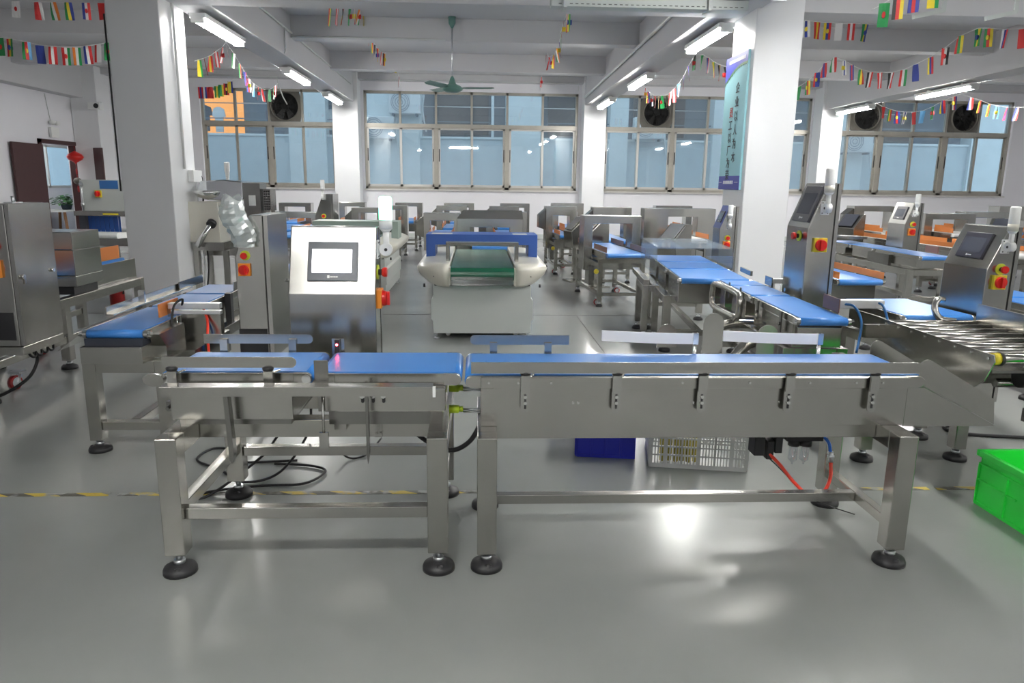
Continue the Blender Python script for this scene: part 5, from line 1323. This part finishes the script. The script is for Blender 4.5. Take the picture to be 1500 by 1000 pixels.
belt_unit(t, -0.5, 0.35, -0.15, 0.15, 0.50, 0.02, guides='orange_guide', body=(0.36, 0.10), bmat='steel_dark')
frame(t, -0.4, 0.25, -0.13, 0.13, 0.36, 0.045, 0.15)
for i, (x, y, rz_, l) in enumerate(((5.00, 8.62, -90, 'white belt conveyor with orange guides behind the tall cabinet'), (5.05, 7.3, -88, 'white belt conveyor between the distant cabinet and the right cabinet'), (5.9, 6.6, -90, 'blue belt conveyor at the right edge behind the right cabinet'))):
    t = thing('conveyor', l, 'conveyor', (x, y, 0), rz_)
    belt_unit(t, -0.7, 0.6, -0.22, 0.22, 0.53, 0.03, belt='belt_white' if i < 2 else 'belt_blue', guides='orange_guide', body=(0.42, 0.10))
    frame(t, -0.55, 0.5, -0.18, 0.18, 0.42, 0.045, 0.15)
t = cw_line('checkweigher', 'blue belt checkweigher seen past the right cabinet with a blue label post', (3.15, 4.3, 0), -90, [(-0.25, 0.2), (0.22, 0.75)], 0.34, 0.50, None, 0.38)
frame(t, -0.15, 0.6, -0.18, 0.18, 0.37, 0.05, 0.15)
MB().box(-0.22, -0.15, 0.19, 0.22, 0.38, 0.66).build('label_post', 'panel_blue', t)

# tablet-like operator consoles on stands in the back right
def console(x, y, z, rz_, label, disp='screen_off'):
    t = thing('operator_console', label, 'control panel', (x, y, 0), rz_, 'small operator consoles at the back right')
    m = MB(); m.prism([(-0.13, -0.10, 0.40), (-0.13, -0.12, z-0.16), (-0.13, 0.05, z), (-0.13, 0.10, z), (-0.13, 0.10, 0.40)], (0.26, 0, 0)); m.build('housing', 'steel', t, bevel=0.003)
    MB().prism([(-0.09, -0.110, z-0.14), (0.09, -0.110, z-0.14), (0.09, 0.035, z-0.005), (-0.09, 0.035, z-0.005)], (0, -0.006, 0.006)).build('display', disp, t)
    MB().box(-0.04, 0.04, -0.02, 0.06, 0.02, 0.40).build('stand', 'steel_tube', t)
    MB().box(-0.12, 0.12, -0.12, 0.14, 0.0, 0.02).build('base_plate', 'steel_tube', t)
console(2.02, 7.5, 0.73, -60, 'slanted operator console left of the blue panel cabinet', 'zinc')
console(4.55, 8.9, 0.80, -60, 'slanted operator console left of the distant grey cabinet')
console(5.75, 7.9, 0.80, -50, 'slanted operator console over the right cabinet')
console(1.16, 8.6, 0.745, -75, 'left of two slanted steel consoles before the right aisle row', 'steel')
console(1.30, 8.1, 0.76, -75, 'right of two slanted steel consoles before the right aisle row', 'steel')

# left back: checkweigher cabinet column
t = thing('checkweigher', 'distant steel checkweigher cabinet with emergency stop behind the lit cabinet', 'checkweigher', (-1.97, 9.2, 0), -90)
cabinet(t, -0.35, 0.0, 0.0, 0.20, 0.1, 0.70, 0.965, 0.10, k=1.1, est=0.70, rot_=0.60, sz=0.93)
belt_unit(t, -0.6, 0.5, -0.35, -0.08, 0.50, 0.02, body=(0.38, 0.1))
frame(t, -0.4, 0.35, -0.32, -0.11, 0.38, 0.045, 0.15)

# ------------------------------------------------------------------ far left machine with tall lockable cabinet
t = thing('metal_detector', 'far left steel machine with tall lockable cabinet and box-shaped detector head', 'metal detector', (-2.62, 4.2, 0), -90)
# local x runs towards the viewer, local y to the right
m = MB(); m.box(-0.62, -0.30, -0.25, 0.23, 0.47, 0.535).box(-0.62, -0.30, -0.25, 0.23, 0.69, 0.795).box(-0.62, -0.30, -0.25, -0.16, 0.535, 0.69).box(-0.62, -0.30, 0.11, 0.23, 0.535, 0.69)
m.build('detector_head', 'steel_v', t, bevel=0.004)
MB().prism([(x, -0.12, z) for x, z in stadium(-1.25, 0.9, 0.555, 0.02)], (0, 0.20, 0)).build('conveyor_belt', 'belt_blue', t)
MB().box(-1.2, -0.64, -0.14, -0.133, 0.56, 0.66).build('guide_board', 'orange_guide', t)
MB().box(-0.28, 0.8, -0.14, -0.133, 0.56, 0.66).build('guide_board', 'orange_guide', t)
MB().box(-1.15, -0.66, 0.085, 0.092, 0.56, 0.65).build('guide_board', 'orange_guide', t)
MB().box(-1.2, -0.63, 0.17, 0.176, 0.42, 0.555).build('side_panel', 'steel', t, bevel=0.002)
for y in (-0.22, 0.20):
    for x in (-1.17, -0.18, 0.55): leg(t, x, y, 0.42, 0.055, 0.05, 0.045)
m = MB()
for y in (-0.22, 0.20): m.box(-1.14, 0.52, y-0.027, y+0.027, 0.365, 0.419).box(-1.14, 0.52, y-0.02, y+0.02, 0.16, 0.20)
for x in (-1.17, -0.18, 0.55): m.box(x-0.027, x+0.027, -0.19, 0.17, 0.365, 0.419)
m.build('frame', 'steel_tube', t, bevel=0.002)
m = MB(); m.box(-0.60, -0.32, -0.20, 0.20, 0.42, 0.47); m.build('rubber_mounts', 'black_rubber', t)
castor(t, 0.28, 0.16, 0, 0.038, d=(-1, 0.2)); castor(t, -0.55, -0.16, 0, 0.038, d=(-1, 0.2))
cab = cabinet(t, 0.45, 0.77, 0.36, 0.515, 0.34, 0.80, 0.99, 0.08, k=1.2, est=0.80, rot_=0.70, sig=False)
MB().box(0.7695, 0.771, 0.37, 0.50, 0.37, 0.50).build('black_panel', 'black_plastic', cab)
MB().cyl((0.60, 0.46, 0.985), (0.60, 0.46, 1.02), 0.008, 8).box(0.56, 0.64, 0.44, 0.48, 0.988, 0.994).build('lifting_eye', 'zinc', cab)
MB().cyl((0.73, 0.537, 0.66), (0.73, 0.548, 0.66), 0.011, 12).box(0.715, 0.724, 0.54, 0.544, 0.625, 0.65).build('key_lock', 'chrome', cab)
MB().box(0.44, 0.78, 0.34, 0.53, 0.30, 0.34).build('cabinet_shelf', 'steel_tube', t, bevel=0.002)
MB().box(0.50, 0.55, 0.22, 0.36, 0.31, 0.36).build('cabinet_arm', 'steel_tube', t)
MB().tube(bez([(0.62, 0.47, 0.30), (0.60, 0.48, 0.24), (0.66, 0.46, 0.16), (0.80, 0.40, 0.11), (1.0, 0.30, 0.10)]), 0.008, 7).build('power_cable', 'cable_black', t)
for i in range(4): MB().tube(bez([(0.70-i*0.05, 0.50, 0.30), (0.69-i*0.05, 0.51, 0.275), (0.66-i*0.05, 0.51, 0.272), (0.64-i*0.05, 0.50, 0.30)], 4), 0.006, 6).build('cable_gland_loop', 'cable_black', t)

# inspection machine with blue curtain behind the left pillar
t = thing('inspection_machine', 'grey inspection machine with blue strip curtain behind the left pillar', 'inspection machine', (-4.55, 9.5, 0), -8)
MB().box(-0.36, 0.55, 0.0, 0.55, 0.72, 1.10).build('upper_cabinet', 'cabinet_grey', t, bevel=0.004)
MB().box(-0.38, 0.55, -0.14, 0.55, 0.665, 0.72).build('hood', 'steel_dark', t, bevel=0.003)
for i in range(14): MB().box(-0.26+i*0.03, -0.232+i*0.03, -0.05+(i % 2)*0.004, -0.046+(i % 2)*0.004, 0.47, 0.665).build('curtain_strip', 'curtain_blue', t)
MB().box(-0.36, -0.28, -0.08, 0.5, 0.45, 0.67).build('side_post', 'dark_panel', t)
o = MB().prism([(-0.28, y, z) for y, z in stadium(-0.25, 0.7, 0.47, 0.035)], (0.50, 0, 0)).build('conveyor_belt', 'belt_white', t)
MB().box(-0.32, 0.5, -0.1, 0.6, 0.30, 0.40).build('lower_cabinet', 'steel_dark', t)
rotary_switch(t, (-0.12, -0.002, 0.93), (0, -1, 0), 1.3, 'yellow')
MB().box(-0.10, 0.14, -0.003, -0.001, 0.99, 1.09).build('sticker', 'poster_blue', t)
MB().box(0.0, 0.20, -0.143, -0.141, 0.68, 0.70).build('warning_label', 'yellow', t)
MB().cyl((-0.33, -0.02, 0.73), (-0.33, -0.02, 1.08), 0.012, 8).cyl((-0.33, -0.02, 0.78), (-0.33, -0.02, 0.82), 0.022, 8).cyl((-0.33, -0.02, 1.02), (-0.33, -0.02, 1.06), 0.022, 8).build('gas_strut', 'zinc', t)
for x in (-0.28, 0.45):
    for y in (0.0, 0.5): leg(t, x, y, 0.30, 0.05, 0.05, 0.04)
t = thing('fire_extinguisher', 'dark red fire extinguisher standing at the foot of the left pillar', 'fire extinguisher', (-3.17, 6.6, 0))
MB().lathe([(0, 0), (0.058, 0), (0.062, 0.01), (0.062, 0.24), (0.055, 0.275), (0.035, 0.295), (0.022, 0.30)], n=20).build('cylinder', 'extinguisher', t)
MB().lathe([(0.022, 0.30), (0.025, 0.33), (0, 0.335)], n=12).box(-0.08, 0.02, -0.008, 0.008, 0.345, 0.355).bar((-0.08, 0, 0.35), (0.0, 0, 0.325), 0.014, 0.008).build('valve', 'black_plastic', t)
MB().tube(bez([(0.02, 0, 0.33), (0.06, -0.01, 0.33), (0.075, -0.02, 0.25), (0.07, -0.03, 0.12)]), 0.008, 7).build('hose', 'black_plastic', t)

# filling machine with hopper behind bubble wrapped cabinet
t = thing('filling_machine', 'beige-grey filling machine with polished hopper and bowl right of the left pillar', 'machine', (-2.45, 7.3, 0))
MB().box(-0.32, -0.03, 0.0, 0.45, 0.52, 0.905).build('housing', 'cream_plastic', t, bevel=0.004)
MB().lathe([(0, 0.92), (0.03, 0.93), (0.10, 0.95), (0.125, 0.985), (0.13, 1.01), (0.12, 1.01), (0.09, 0.97), (0, 0.95)], (-0.16, 0.12, 0), 24).build('bowl', 'chrome', t)
m = MB(); hp = [(-0.26, 0.1, 0.985), (-0.22, 0.1, 1.10), (0.0, 0.1, 1.115), (0.18, 0.1, 1.10), (0.18, 0.1, 0.93), (0.05, 0.1, 0.90), (-0.18, 0.1, 0.93)]
m.prism(hp, (0, 0.30, 0)); m.build('hopper', 'mirror_steel', t, bevel=0.01)
MB().box(0.18, 0.34, 0.12, 0.35, 0.70, 1.085).build('column', 'steel_dark', t)
MB().box(0.23, 0.295, 0.115, 0.12, 0.87, 0.97).build('data_plate', 'white_plastic', t)
MB().box(0.36, 0.43, 0.15, 0.35, 0.82, 1.03).build('side_unit', 'steel_dark', t)
m = MB()
for r_ in range(8):
    for c_ in range(3): m.box(0.366+c_*0.021, 0.382+c_*0.021, 0.148, 0.1495, 0.83+r_*0.024, 0.846+r_*0.024)
m.build('vent_slots', 'black_plastic', t)
MB().cyl((-0.10, -0.02, 0.70), (-0.235, -0.06, 0.485), 0.028, 18).build('outlet_tube', 'chrome', t)
MB().cyl((-0.095, 0.0, 0.71), (-0.10, -0.03, 0.69), 0.045, 18).build('outlet_ring', 'black_plastic', t)
MB().box(-0.30, 0.0, 0.0, 0.4, 0.44, 0.52).build('bracket_box', 'steel', t)
for x in (-0.28, 0.0):
    for y in (0.05, 0.40): leg(t, x, y, 0.44, 0.05, 0.05, 0.04)
for x in (0.24, 0.40):
    for y in (0.16, 0.33): leg(t, x, y, 0.72 if x < 0.3 else 0.83, 0.03, 0.05, 0.03)
MB().box(-0.32, 0.42, 0.35, 0.40, 0.36, 0.44).build('frame', 'steel_tube', t)
MB().cyl((0.04, 0.12, 1.112), (0.04, 0.12, 1.14), 0.016, 12).lathe([(0.018, 1.14), (0.020, 1.18), (0.026, 1.20), (0.026, 1.27), (0.022, 1.28), (0, 1.282)], (0.04, 0.12, 0), 16).build('wrapped_signal_light', 'white_plastic', t)
m = MB(); m.cyl((-0.5, 0.6, 0.53), (-0.32, 0.6, 0.53), 0.03, 14).build('blue_roller', 'belt_blue', t)
t = thing('conveyor', 'blue belt conveyor between the bubble wrapped cabinet and the lit cabinet', 'conveyor', (-1.25, 5.3, 0), -90)
belt_unit(t, -0.55, 0.5, -0.16, 0.16, 0.50, 0.02, body=(0.38, 0.10), guides=None)
frame(t, -0.4, 0.35, -0.13, 0.13, 0.38, 0.045, 0.15)
